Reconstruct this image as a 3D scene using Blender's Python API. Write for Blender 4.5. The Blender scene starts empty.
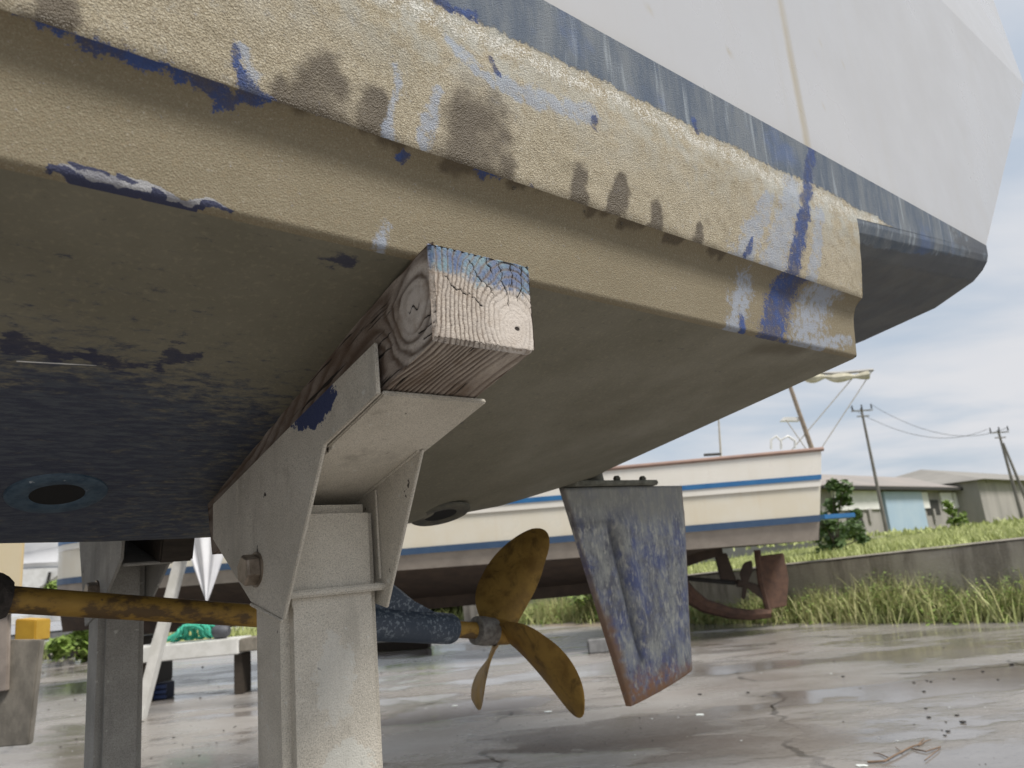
import bpy, bmesh, math, random
import numpy as np
from mathutils import Vector, Matrix
random.seed(7); rng = np.random.default_rng(7)
S = bpy.context.scene
COL = S.collection
R = math.radians

# ------------------------------------------------------------------ camera
FPX = 769.0; PITCH = R(13.5); ROLL = R(5.3)
CAM = np.array([0, 0, 1.0])
_f = np.array([0, math.cos(PITCH), math.sin(PITCH)]); _r0 = np.array([1., 0, 0]); _u0 = np.array([0, -math.sin(PITCH), math.cos(PITCH)])
_up = _u0*math.cos(ROLL)+_r0*math.sin(ROLL); _rt = _r0*math.cos(ROLL)-_u0*math.sin(ROLL)
cd = bpy.data.cameras.new('camera'); cam = bpy.data.objects.new('camera', cd); COL.objects.link(cam)
mw = Matrix.Identity(4)
for i in range(3):
    mw[i][0] = _rt[i]; mw[i][1] = _up[i]; mw[i][2] = -_f[i]; mw[i][3] = CAM[i]
cam.matrix_world = mw
cd.sensor_width = 36; cd.lens = FPX/1024*36; cd.clip_start = .02; cd.clip_end = 2000
cd.dof.use_dof = True; cd.dof.focus_distance = 1.35; cd.dof.aperture_fstop = 6.4
S.camera = cam

# ------------------------------------------------------------------ light
SUN_EL, SUN_AZ = R(56), R(124)          # azimuth clockwise from +Y: behind the camera, to the right
W = bpy.data.worlds.new('World'); S.world = W; W.use_nodes = True
wn = W.node_tree; wn.nodes.clear()
def wnode(t, **kw):
    n = wn.nodes.new(t)
    for k, v in kw.items(): setattr(n, k, v)
    return n
wo = wnode('ShaderNodeOutputWorld'); bg = wnode('ShaderNodeBackground'); bg.inputs[1].default_value = .09
sky = wnode('ShaderNodeTexSky', sky_type='NISHITA', sun_disc=False, sun_elevation=SUN_EL, sun_rotation=SUN_AZ, air_density=1.0, dust_density=2.0, ozone_density=1.0)
tc = wnode('ShaderNodeTexCoord'); sx = wnode('ShaderNodeSeparateXYZ'); wn.links.new(tc.outputs['Generated'], sx.inputs[0])
def wmath(op, a, b):
    n = wnode('ShaderNodeMath', operation=op)
    for i, v in enumerate((a, b)):
        if hasattr(v, 'links'): wn.links.new(v, n.inputs[i])
        else: n.inputs[i].default_value = v
    return n.outputs[0]
zz = wmath('ADD', wmath('MAXIMUM', sx.outputs[2], 0.0), .16)
cx = wnode('ShaderNodeCombineXYZ')
wn.links.new(wmath('DIVIDE', sx.outputs[0], zz), cx.inputs[0]); wn.links.new(wmath('MULTIPLY', wmath('DIVIDE', sx.outputs[1], zz), 1.7), cx.inputs[1])
cn = wnode('ShaderNodeTexNoise'); cn.inputs['Scale'].default_value = .75; cn.inputs['Detail'].default_value = 7; cn.inputs['Roughness'].default_value = .52; cn.inputs['Distortion'].default_value = .35
wn.links.new(cx.outputs[0], cn.inputs['Vector'])
cr = wnode('ShaderNodeMapRange'); cr.inputs[1].default_value = .31; cr.inputs[2].default_value = .63; cr.interpolation_type = 'SMOOTHSTEP'
wn.links.new(cn.outputs[0], cr.inputs[0])
cm = wnode('ShaderNodeMix', data_type='RGBA'); cm.inputs[7].default_value = (6.9, 7.0, 7.3, 1)
hz = wnode('ShaderNodeMix', data_type='RGBA'); hz.inputs[0].default_value = .8; hz.inputs[7].default_value = (5.0, 5.8, 6.8, 1)   # high thin veil under the clouds
wn.links.new(sky.outputs[0], hz.inputs[6]); wn.links.new(hz.outputs[2], cm.inputs[6]); wn.links.new(cr.outputs[0], cm.inputs[0])
wn.links.new(cm.outputs[2], bg.inputs[0]); wn.links.new(bg.outputs[0], wo.inputs[0])
sd = bpy.data.lights.new('sun', 'SUN'); sd.energy = 3.8; sd.angle = R(16); sd.color = (1, .95, .88)
sun = bpy.data.objects.new('sun', sd); COL.objects.link(sun)
sv = Vector((math.sin(SUN_AZ)*math.cos(SUN_EL), math.cos(SUN_AZ)*math.cos(SUN_EL), math.sin(SUN_EL)))
sun.rotation_euler = sv.to_track_quat('Z', 'Y').to_euler(); sun.location = sv*30
S.view_settings.view_transform = 'Standard'; S.view_settings.look = 'None'; S.view_settings.gamma = 1; S.view_settings.exposure = .24
S.cycles.max_bounces = 8; S.cycles.diffuse_bounces = 5; S.cycles.use_denoising = True

# ------------------------------------------------------------------ frames
AZ = R(48.5)
LV = np.array([math.sin(AZ), math.cos(AZ), 0]); TV = np.array([math.sin(AZ-R(90)), math.cos(AZ-R(90)), 0])
HROT = R(90)-AZ
def ray(x, y): return _f+(x-512)/FPX*_rt-(y-384)/FPX*_up
def at(x, y, Y): r = ray(x, y); return CAM+r*(Y/r[1])               # the world point seen there, Y metres ahead
def gr(x, y, z=0): r = ray(x, y); return CAM+r*((z-1)/r[2])         # the point of the ground seen there
HO = np.array([-.0325, 1.0963, 1.4454])                              # near chine of the grounded boat: origin of the hull frame (aft, starboard, up)
def hull_pt(s, y, z): return HO+s*LV+y*TV+z*np.array([0, 0, 1.])
def to_hull(P): d = np.asarray(P)-HO; return np.array([d@LV, d@TV, d[2]])
def on_side(x, y, off): r = ray(x, y); t = ((HO+off*TV-CAM)@TV)/(r@TV); return to_hull(CAM+r*t)   # where a mark sits on the hull side
def on_bottom(x, y): n = .27*TV+np.array([0, 0, 1.]); r = ray(x, y); return to_hull(CAM+r*(((HO-CAM)@n)/(r@n)))

# ------------------------------------------------------------------ numpy noise
_tab = rng.random(4096)
def vnoise(p):
    p = np.asarray(p, float); i = np.floor(p).astype(np.int64); f = p-i; f = f*f*(3-2*f)
    def h(a, b, c): return _tab[((a*73856093) ^ (b*19349663) ^ (c*83492791)) & 4095]
    r = 0
    for dx in (0, 1):
        for dy in (0, 1):
            for dz in (0, 1):
                w = (f[..., 0] if dx else 1-f[..., 0])*(f[..., 1] if dy else 1-f[..., 1])*(f[..., 2] if dz else 1-f[..., 2])
                r = r+w*h(i[..., 0]+dx, i[..., 1]+dy, i[..., 2]+dz)
    return r
def fbm(p, o=4): return sum(vnoise(np.asarray(p)*2**k+17*k)*.5**k for k in range(o))/sum(.5**k for k in range(o))
def sstep(a, b, x): t = np.clip((x-a)/(b-a), 0, 1); return t*t*(3-2*t)

# ------------------------------------------------------------------ node helper
class Mat:
    def __init__(s, name, rough=.6, metal=0, spec=.5):
        s.m = bpy.data.materials.new(name); s.m.use_nodes = True; s.t = s.m.node_tree; s.t.nodes.clear()
        s.o = s.t.nodes.new('ShaderNodeOutputMaterial'); s.p = s.t.nodes.new('ShaderNodeBsdfPrincipled')
        s.t.links.new(s.p.outputs[0], s.o.inputs[0]); s.p.inputs['Roughness'].default_value = rough
        s.p.inputs['Metallic'].default_value = metal; s.p.inputs['Specular IOR Level'].default_value = spec
        s.tc = s.t.nodes.new('ShaderNodeTexCoord')
    def put(s, v, sock):
        if isinstance(v, bpy.types.NodeSocket): s.t.links.new(v, sock)
        elif isinstance(v, (tuple, list)): sock.default_value = (*v, 1) if len(v) == 3 and len(sock.default_value) == 4 else v
        else: sock.default_value = v
    def vec(s, scale=(1, 1, 1), rot=(0, 0, 0), loc=(0, 0, 0), src=None):
        n = s.t.nodes.new('ShaderNodeMapping'); s.t.links.new(src or s.tc.outputs['Object'], n.inputs[0])
        n.inputs['Scale'].default_value = scale; n.inputs['Rotation'].default_value = rot; n.inputs['Location'].default_value = loc
        return n.outputs[0]
    def noise(s, scale, detail=4, rough=.55, v=None, dist=0):
        n = s.t.nodes.new('ShaderNodeTexNoise'); s.t.links.new(v or s.tc.outputs['Object'], n.inputs['Vector'])
        n.inputs['Scale'].default_value = scale; n.inputs['Detail'].default_value = detail; n.inputs['Roughness'].default_value = rough; n.inputs['Distortion'].default_value = dist
        return n.outputs[0]
    def vor(s, scale, v=None, feature='F1', out=0):
        n = s.t.nodes.new('ShaderNodeTexVoronoi'); n.feature = feature; s.t.links.new(v or s.tc.outputs['Object'], n.inputs['Vector']); n.inputs['Scale'].default_value = scale
        return n.outputs[out]
    def math(s, op, a, b=0., clamp=False):
        n = s.t.nodes.new('ShaderNodeMath'); n.operation = op; n.use_clamp = clamp; s.put(a, n.inputs[0]); s.put(b, n.inputs[1]); return n.outputs[0]
    def rng(s, x, a, b, lo=0., hi=1.):
        n = s.t.nodes.new('ShaderNodeMapRange'); n.interpolation_type = 'SMOOTHSTEP'; s.put(x, n.inputs[0])
        n.inputs[1].default_value = a; n.inputs[2].default_value = b; n.inputs[3].default_value = lo; n.inputs[4].default_value = hi; return n.outputs[0]
    def mix(s, f, a, b, mode='MIX'):
        n = s.t.nodes.new('ShaderNodeMix'); n.data_type = 'RGBA'; n.blend_type = mode; s.put(f, n.inputs[0]); s.put(a, n.inputs[6]); s.put(b, n.inputs[7]); return n.outputs[2]
    def attr(s, name):
        n = s.t.nodes.new('ShaderNodeAttribute'); n.attribute_name = name; return n.outputs['Fac']
    def near(s, p, r, sc=(1, 1, 1)):                        # 1 close to a point, 0 beyond r
        n = s.t.nodes.new('ShaderNodeVectorMath'); n.operation = 'DISTANCE'; s.t.links.new(s.vec(sc), n.inputs[0]); n.inputs[1].default_value = tuple(a*b for a, b in zip(p, sc)); return s.rng(n.outputs['Value'], .2*r, r*1.5, 1, 0)
    def xyz(s):
        n = s.t.nodes.new('ShaderNodeSeparateXYZ'); s.t.links.new(s.tc.outputs['Object'], n.inputs[0]); return n.outputs
    def col(s, c): s.put(c, s.p.inputs['Base Color'])
    def rough(s, c): s.put(c, s.p.inputs['Roughness'])
    def bump(s, h, st=.5, d=.002, prev=None):
        n = s.t.nodes.new('ShaderNodeBump'); s.put(st, n.inputs['Strength']); n.inputs['Distance'].default_value = d; s.put(h, n.inputs['Height'])
        if prev: s.t.links.new(prev, n.inputs['Normal'])
        s.t.links.new(n.outputs[0], s.p.inputs['Normal']); return n.outputs[0]
    def edge(s, mask, nz, amp=.5, a=.45, b=.55):        # ragged edge: mask broken up by noise
        return s.rng(s.math('ADD', mask, s.math('MULTIPLY', s.math('SUBTRACT', nz, .5), amp)), a, b)

def simple(name, c, c2=None, scale=20, rough=.6, metal=0, bump=0, bd=.002, det=5, spec=.5, v=None):
    m = Mat(name, rough, metal, spec); n = m.noise(scale, det, .6, m.vec(v) if v else None)
    m.col(m.mix(m.rng(n, .3, .7), c, c2 or tuple(x*.7 for x in c)))
    if bump: m.bump(m.noise(scale*6, 4), bump, bd)
    return m.m

# ------------------------------------------------------------------ object helpers
def link(name, me, mat, parent=None, off=None, smooth=False):
    o = bpy.data.objects.new(name, me); COL.objects.link(o)
    if mat: me.materials.append(mat)
    if parent: o.parent = parent
    if off is not None: o.location = off
    if smooth:
        me.polygons.foreach_set('use_smooth', [True]*len(me.polygons))
    return o
def tag(o, label=None, cat=None, group=None, kind=None):
    for k, v in (('label', label), ('category', cat), ('group', group), ('kind', kind)):
        if v: o[k] = v
    return o
def thing(name, label, cat, loc=(0, 0, 0), rz=0, group=None):
    o = bpy.data.objects.new(name, None); COL.objects.link(o); o.location = loc; o.rotation_euler = (0, 0, rz); o.empty_display_size = .1
    return tag(o, label, cat, group)
class MB:
    def __init__(s): s.v = []; s.f = []
    def add(s, v, f):
        b = len(s.v); s.v += [tuple(map(float, p)) for p in v]; s.f += [tuple(i+b for i in q) for q in f]; return s
    def box(s, lo, hi):
        x0, y0, z0 = lo; x1, y1, z1 = hi
        return s.add([(x0, y0, z0), (x1, y0, z0), (x1, y1, z0), (x0, y1, z0), (x0, y0, z1), (x1, y0, z1), (x1, y1, z1), (x0, y1, z1)],
                     [(3, 2, 1, 0), (4, 5, 6, 7), (0, 1, 5, 4), (1, 2, 6, 5), (2, 3, 7, 6), (3, 0, 4, 7)])
    def slab(s, pts, d):                                  # polygon (3-D points) extruded by vector d
        n = len(pts); p = [np.asarray(q, float) for q in pts]; d = np.asarray(d, float)
        return s.add(p+[q+d for q in p], [tuple(range(n))[::-1], tuple(range(n, 2*n))]+[(i, (i+1) % n, n+(i+1) % n, n+i) for i in range(n)])
    def beam(s, a, b, w, h, up=(0, 0, 1)):
        a = Vector(a); b = Vector(b); d = (b-a).normalized(); x = d.cross(Vector(up)).normalized(); y = x.cross(d)
        q = [a-x*w/2-y*h/2, a+x*w/2-y*h/2, a+x*w/2+y*h/2, a-x*w/2+y*h/2]
        return s.slab(q, b-a)
    def tube(s, pts, rad, n=10, caps=True):
        pts = [Vector(p) for p in pts]; k = len(pts); rad = rad if hasattr(rad, '__len__') else [rad]*k; vs = []; fs = []; up = None
        for i, p in enumerate(pts):
            d = (pts[min(i+1, k-1)]-pts[max(i-1, 0)]).normalized()
            if up is None: up = Vector((0, 0, 1)) if abs(d.z) < .9 else Vector((1, 0, 0))
            x = d.cross(up).normalized(); y = x.cross(d).normalized(); up = y
            for j in range(n): a = 2*math.pi*j/n; vs.append(p+(x*math.cos(a)+y*math.sin(a))*rad[i])
        for i in range(k-1):
            for j in range(n): fs.append((i*n+j, i*n+(j+1) % n, (i+1)*n+(j+1) % n, (i+1)*n+j))
        if caps: fs += [tuple(range(n))[::-1], tuple(range((k-1)*n, k*n))]
        return s.add(vs, fs)
    def grid(s, P, close=False):                          # P: (a,b,3) array of points
        a, b, _ = P.shape; base = len(s.v); s.v += [tuple(map(float, q)) for q in P.reshape(-1, 3)]
        for i in range(a-1):
            for j in range(b-1): s.f.append((base+i*b+j, base+(i+1)*b+j, base+(i+1)*b+j+1, base+i*b+j+1))
        return s
    def build(s, name, mat, parent=None, off=None, bevel=0, seg=2, smooth=False, ang=30, attrs=None):
        me = bpy.data.meshes.new(name); me.from_pydata(s.v, [], s.f)
        bm = bmesh.new(); bm.from_mesh(me)
        if not attrs: bmesh.ops.recalc_face_normals(bm, faces=bm.faces)
        if bevel:
            es = [e for e in bm.edges if len(e.link_faces) == 2 and e.calc_face_angle(0) > R(ang)]
            bmesh.ops.bevel(bm, geom=es, offset=bevel, segments=seg, affect='EDGES', clamp_overlap=True)
        bm.to_mesh(me); bm.free()
        o = link(name, me, mat, parent, off, smooth)
        for k, arr in (attrs or {}).items():
            at_ = me.attributes.new(k, 'FLOAT', 'POINT'); at_.data.foreach_set('value', np.asarray(arr, np.float32).ravel())
        if smooth and bevel is not None: me.set_sharp_from_angle(angle=R(40))
        return o
def copy_tree(o, parent=None):
    c = o.copy(); COL.objects.link(c)
    if parent: c.parent = parent
    for ch in list(o.children): copy_tree(ch, c)
    return c

# ================================================================== MATERIALS
def hull_material():
    m = Mat('weathered hull paint', .75)
    nf = m.noise(270, 6, .7); nm = m.noise(26, 6, .6); nl = m.noise(5, 4, .6); ng = m.noise(480, 3, .6)
    vb = m.vor(420); fl = m.noise(55, 9, .78)
    c = m.mix(m.rng(nl, .3, .7), (.425, .375, .275), (.355, .31, .215))
    c = m.mix(m.math('MULTIPLY', m.attr('under'), m.rng(nl, .3, .7, .88, 1)), c, (.185, .158, .100))  # cove: shade of the overhanging strake painted into the base colour
    c = m.mix(m.math('MULTIPLY', m.rng(fl, .52, .66), m.math('MULTIPLY', m.rng(nm, .40, .60, .0, .55), m.math('SUBTRACT', 1.0, m.attr('under')))), c, (.33, .335, .32))
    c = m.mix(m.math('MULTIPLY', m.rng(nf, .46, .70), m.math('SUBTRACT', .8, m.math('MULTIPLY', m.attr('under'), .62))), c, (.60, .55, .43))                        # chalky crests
    c = m.mix(m.math('MULTIPLY', m.rng(ng, .44, .64), .7), c, (.17, .13, .08))
    c = m.mix(m.math('MULTIPLY', m.rng(m.noise(70, 8, .75), .54, .66), .55), c, (.215, .17, .10))
    c = m.mix(m.math('MULTIPLY', m.attr('grey'), m.rng(nm, .38, .62)), c, (.42, .44, .42))
    c = m.mix(m.math('MULTIPLY', m.rng(m.math('ADD', m.attr('white'), m.math('ADD', m.math('MULTIPLY', m.math('SUBTRACT', fl, .5), 1.8), m.math('MULTIPLY', m.math('SUBTRACT', nf, .5), 2.6))), .42, .80), .8), c, (.72, .71, .66))
    c = m.mix(m.math('MULTIPLY', m.edge(m.attr('damp'), nm, .8, .12, .72), .92), c, (.075, .055, .03))
    c = m.mix(m.math('MULTIPLY', m.rng(m.math('ADD', m.math('SUBTRACT', m.math('MULTIPLY', m.attr('pale'), 1.5), .35), m.math('MULTIPLY', m.math('SUBTRACT', fl, .5), 5.0)), .30, 1.15), m.math('MULTIPLY', m.rng(m.attr('pale'), .02, .25), .62)), c, (.30, .36, .47))
    boot = m.edge(m.attr('boot'), fl, 1.7, .4, .6)
    bc = m.mix(m.rng(m.noise(14, 6, .7, m.vec((1, 1, .25))), .35, .65), (.075, .10, .14), (.15, .17, .19))
    bc = m.mix(m.math('MULTIPLY', m.rng(m.noise(40, 4, .6, m.vec((1, 1, .08))), .56, .7), .5), bc, (.33, .37, .40))
    bc = m.mix(m.math('MULTIPLY', m.rng(nl, .54, .68), .5), bc, (.07, .12, .27))
    c = m.mix(boot, c, bc)
    c = m.mix(m.math('MULTIPLY', m.rng(m.math('ADD', m.math('MULTIPLY', m.attr('blue'), .92), m.math('ADD', m.math('MULTIPLY', m.math('SUBTRACT', fl, .5), 2.2), m.math('MULTIPLY', m.math('SUBTRACT', nf, .5), 2.0))), .36, .74), m.rng(nm, .3, .6, .62, .96)), c, m.mix(m.rng(nm, .35, .65), (.010, .022, .085), (.03, .065, .21)))
    c = m.mix(m.math('MULTIPLY', m.edge(m.attr('dark'), nm, .8), .93), c, m.mix(m.rng(nl, .35, .65), (.070, .080, .098), (.105, .112, .122)))
    c = m.mix(m.edge(m.attr('chip'), fl, 1.6), c, m.mix(m.rng(nm, .4, .6), (.30, .30, .31), (.18, .18, .20)))
    c = m.mix(m.edge(m.attr('rim'), fl, 1.6), c, (.03, .035, .075))
    m.col(c)
    m.rough(m.math('SUBTRACT', .82, m.math('MULTIPLY', m.attr('damp'), .42)))
    h = m.math('ADD', m.math('MULTIPLY', nf, .7), m.math('ADD', m.math('MULTIPLY', vb, .5), m.math('MULTIPLY', ng, .35)))
    m.bump(m.math('MULTIPLY', h, m.math('SUBTRACT', 1.0, m.math('MULTIPLY', boot, .35))), m.math('SUBTRACT', .75, m.math('MULTIPLY', m.attr('under'), .35)), .0045)
    return m.m
M_hull = hull_material()

def bottom_material():
    m = Mat('antifouled bottom', .62)
    st = m.noise(30, 9, .75, m.vec((1, 2.3, 2.3))); n2 = m.noise(3.2, 5, .6); nf = m.noise(120, 4, .6); ns = m.noise(45, 5, .7, m.vec((.5, 2.2, 2.2)))
    c = m.mix(m.rng(n2, .3, .7), (.175, .165, .122), (.135, .127, .092))
    c = m.mix(m.math('MULTIPLY', m.rng(nf, .5, .75), .3), c, (.30, .27, .18))
    c = m.mix(m.math('MULTIPLY', m.rng(st, .56, .70), .5), c, (.08, .078, .06))
    c = m.mix(m.math('MULTIPLY', m.edge(m.attr('navy'), st, 2.4, .30, .85), .92), c, m.mix(m.rng(ns, .4, .65), (.022, .03, .062), (.06, .075, .10)))
    c = m.mix(m.math('MULTIPLY', m.edge(m.attr('blot'), st, 3.0, .35, .75), .85), c, (.018, .022, .055))
    c = m.mix(m.math('MULTIPLY', m.attr('damp'), .75), c, (.075, .062, .035))
    c = m.mix(m.edge(m.attr('scratch'), nf, .3), c, (.62, .62, .60))
    m.col(c); m.rough(m.rng(n2, .3, .7, .5, .75))
    m.bump(m.math('ADD', nf, m.math('MULTIPLY', st, .8)), .35, .003)
    return m.m
M_bottom = bottom_material()

def gel_material(name, a, b, stain=(.35, .315, .25)):
    m = Mat(name, .28, 0, .5)
    n = m.noise(2.2, 5, .6); v = m.noise(9, 4, .6, m.vec((1, 1, .05)))
    c = m.mix(m.rng(n, .3, .7), a, b)
    c = m.mix(m.math('MULTIPLY', m.rng(v, .5, .75), .12), c, stain)
    c = m.mix(m.math('MULTIPLY', m.edge(m.attr('rust'), v, .6, .2, .9), .75), c, stain)
    c = m.mix(m.math('MULTIPLY', m.attr('grime'), m.rng(m.noise(30, 5, .7), .2, .8, .3, .9)), c, (.34, .30, .22))
    m.col(c); m.rough(m.rng(n, .3, .7, .25, .42)); m.bump(m.noise(3, 2), .12, .004)
    return m.m
M_gel = gel_material('white gelcoat', (.42, .425, .44), (.395, .40, .415))
M_gel_side = M_gel

def steel_paint(name, a, b, rust=.35, dark=(.16, .13, .10)):
    m = Mat(name, .7)
    n1 = m.noise(7, 6, .65); n2 = m.noise(42, 5, .65); n3 = m.noise(320, 3, .7)
    c = m.mix(m.rng(n1, .3, .7), a, b)
    c = m.mix(m.math('MULTIPLY', m.rng(m.noise(430, 4, .75), .47, .62), .75), c, tuple(x*.45 for x in a)); c = m.mix(m.math('MULTIPLY', m.rng(m.noise(520, 3, .7, m.vec(loc=(3, 1, 2))), .52, .66), .6), c, tuple(min(.8, x*1.25) for x in a))
    c = m.mix(m.math('MULTIPLY', m.rng(m.noise(12, 6, .7, m.vec((1, 1, .35))), .56, .70), rust), c, dark)
    c = m.mix(m.math('MULTIPLY', m.rng(n2, .64, .70), .7), c, (.62, .62, .58))
    c = m.mix(m.rng(m.noise(30, 3, .5), .715, .74), c, (.05, .04, .035))
    c = m.mix(m.math('MULTIPLY', m.rng(m.noise(5, 7, .72, m.vec((1.2, 1.2, .22))), .50, .64), .45), c, tuple(x*.5 for x in a))
    if name == 'weathered stand paint':
        c = m.mix(m.edge(m.near((-.13, .305, -.155), .045, (1, .5, 1)), n2, 1.6), c, (.035, .05, .13))
        c = m.mix(m.math('MULTIPLY', m.edge(m.near((-.03, .416, -.745), .055), n2, 1.3), .7), c, (.60, .60, .55))
        c = m.mix(m.math('MULTIPLY', m.edge(m.near((-.05, .416, -.60), .04, (1, 1, .5)), n2, 2.0), .45), c, (.60, .60, .56))
    m.col(c); m.rough(m.rng(n1, .3, .7, .55, .85))
    m.bump(m.math('ADD', m.math('MULTIPLY', n3, 1.2), n2), .7, .003)
    return m.m
M_stand = steel_paint('weathered stand paint', (.62, .58, .50), (.50, .465, .395))
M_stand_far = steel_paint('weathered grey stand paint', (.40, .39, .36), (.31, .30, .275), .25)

def wood_material():
    m = Mat('weathered timber', .85)
    r = m.attr('ring'); cr_ = m.attr('crack'); bl = m.attr('paint'); dk = m.attr('shade')
    n = m.noise(60, 5, .65); ng = m.noise(300, 3, .6); nl = m.noise(9, 4)
    c = m.mix(r, (.105, .074, .052), (.50, .445, .385))
    c = m.mix(m.math('MULTIPLY', m.rng(n, .35, .7), .45), c, (.30, .27, .245))
    c = m.mix(m.math('MULTIPLY', m.rng(ng, .45, .7), .35), c, (.16, .125, .10))
    c = m.mix(m.math('MULTIPLY', m.rng(m.noise(17, 7, .7), .48, .66), .6), c, (.20, .145, .10))
    c = m.mix(m.math('MULTIPLY', m.attr('bare'), m.rng(n, .3, .7, .45, .8)), c, (.60, .55, .50))
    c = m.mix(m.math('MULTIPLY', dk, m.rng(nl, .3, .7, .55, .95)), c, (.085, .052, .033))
    c = m.mix(m.math('MULTIPLY', m.rng(m.math('ADD', bl, m.math('MULTIPLY', m.math('SUBTRACT', m.noise(75, 5, .75), .5), 1.6)), .3, .8), m.math('ADD', .15, m.math('MULTIPLY', r, .72))), c, m.mix(m.rng(m.noise(22, 4), .4, .6), (.04, .095, .23), (.12, .24, .30)))
    c = m.mix(m.rng(cr_, .35, .6), c, (.02, .014, .01))
    m.col(c); m.bump(m.math('ADD', m.math('SUBTRACT', m.math('MULTIPLY', r, 1.0), m.math('MULTIPLY', cr_, 1.5)), m.math('MULTIPLY', ng, .5)), .8, .003)
    return m.m
M_wood = wood_material()

def bronze():
    m = Mat('weathered bronze', .55, .55)
    n = m.noise(12, 6, .65); n2 = m.noise(45, 5, .7)
    c = m.mix(m.rng(n, .32, .62), (.20, .115, .028), (.35, .22, .055))
    c = m.mix(m.math('MULTIPLY', m.rng(m.noise(16, 6, .7, None, .6), .50, .68), .75), c, (.085, .05, .018)); m.col(c)
    m.rough(m.rng(n, .3, .7, .42, .7)); m.bump(n2, .25, .003); return m.m
M_bronze = bronze()
def shaft_mat():
    m = Mat('yellow corroded shaft', .6, .15)
    n = m.noise(22, 6, .65, m.vec((.5, 1, 1))); n2 = m.noise(70, 5, .7)
    c = m.mix(m.rng(n, .35, .62), (.33, .20, .035), (.24, .14, .025))
    c = m.mix(m.math('MULTIPLY', m.rng(n, .50, .60), .85), c, (.075, .045, .02)); c = m.mix(m.rng(n2, .62, .7), c, (.10, .06, .03)); m.col(c)
    m.bump(n2, .3, .002); return m.m
M_shaft = shaft_mat()
def rudder_mat():
    m = Mat('scraped blue rudder', .72)
    n = m.noise(9, 8, .72); n2 = m.noise(38, 6, .7); n3 = m.noise(11, 9, .78, m.vec((1.4, 1, .6), (0, .28, 0)), .15); n4 = m.noise(60, 6, .75, m.vec((1, 1, .35), (0, .28, 0))); z = m.xyz()
    c = m.mix(m.rng(n, .40, .60), (.145, .15, .18), (.105, .13, .27))
    c = m.mix(m.math('MULTIPLY', m.rng(n3, .42, .62), .72), c, (.40, .415, .385))
    c = m.mix(m.math('MULTIPLY', m.rng(n4, .50, .64), .85), c, (.50, .50, .45)); c = m.mix(m.math('MULTIPLY', m.rng(n2, .30, .42, 1, 0), .6), c, (.06, .065, .085))
    top = m.rng(m.math('ADD', z[2], m.math('MULTIPLY', n, .30)), -.20, -.10)
    c = m.mix(m.math('MULTIPLY', top, .75), c, (.25, .25, .22))
    low = m.rng(m.math('ADD', z[2], m.math('MULTIPLY', n3, .25)), -.76, -.66, 1, 0)
    c = m.mix(m.math('MULTIPLY', low, m.rng(n2, .35, .6)), c, (.28, .14, .075))
    c = m.mix(m.math('MULTIPLY', m.attr('rust'), m.rng(n2, .25, .5, .5, 1)), c, (.21, .115, .06))
    c = m.mix(m.math('MULTIPLY', m.attr('groove_dark'), m.rng(n2, .3, .55, .55, 1)), c, (.035, .038, .05))  # darker along the groove beside the stock
    m.col(c); m.bump(m.math('ADD', n2, n3), .5, .005); return m.m
M_rudder = rudder_mat()
def fin_mat():
    m = Mat('blue grey strut paint', .6); n = m.noise(14, 6, .65); n2 = m.noise(95, 3, .6); z = m.xyz()
    c = m.mix(m.rng(n, .35, .65), (.028, .045, .072), (.045, .062, .09))
    c = m.mix(m.math('MULTIPLY', m.math('MULTIPLY', m.rng(n2, .52, .62), m.rng(m.noise(7, 3), .40, .58)), .8), c, (.20, .24, .28)); m.col(c); m.bump(n2, .4, .003); return m.m
M_fin = fin_mat()
M_grime = simple('barnacled metal', (.06, .05, .045), (.02, .017, .015), 60, .8, bump=.8, bd=.006)
M_nut = simple('scaly grey metal', (.26, .25, .23), (.13, .12, .11), 70, .7, .3, bump=.8, bd=.004)
M_bolt = simple('weathered bolt', (.30, .25, .20), (.17, .135, .10), 60, .42, .45, bump=.3)
M_rust = simple('brown rust', (.17, .095, .065), (.10, .06, .045), 14, .85, bump=.5)
M_dark = simple('black rubber', (.018, .018, .018), (.03, .028, .025), 20, .7)
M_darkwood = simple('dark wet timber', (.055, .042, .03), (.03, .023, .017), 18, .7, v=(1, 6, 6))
M_white = simple('dull white paint', (.74, .74, .72), (.60, .60, .57), 8, .5)
M_white2 = simple('clean white gelcoat', (.82, .83, .85), (.76, .77, .79), 3, .3)
M_navy = simple('navy fender vinyl', (.02, .04, .13), (.03, .06, .17), 9, .45)
M_green = simple('green net', (.03, .30, .20), (.06, .42, .30), 25, .8)
M_yellow = simple('faded yellow plastic', (.52, .32, .04), (.44, .26, .03), 12, .55)
M_plank = simple('grey weathered board', (.27, .245, .205), (.165, .15, .125), 16, .85, bump=.6, v=(1, 1, .5))
M_rope = simple('rope', (.45, .42, .36), (.30, .28, .24), 60, .9)

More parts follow.
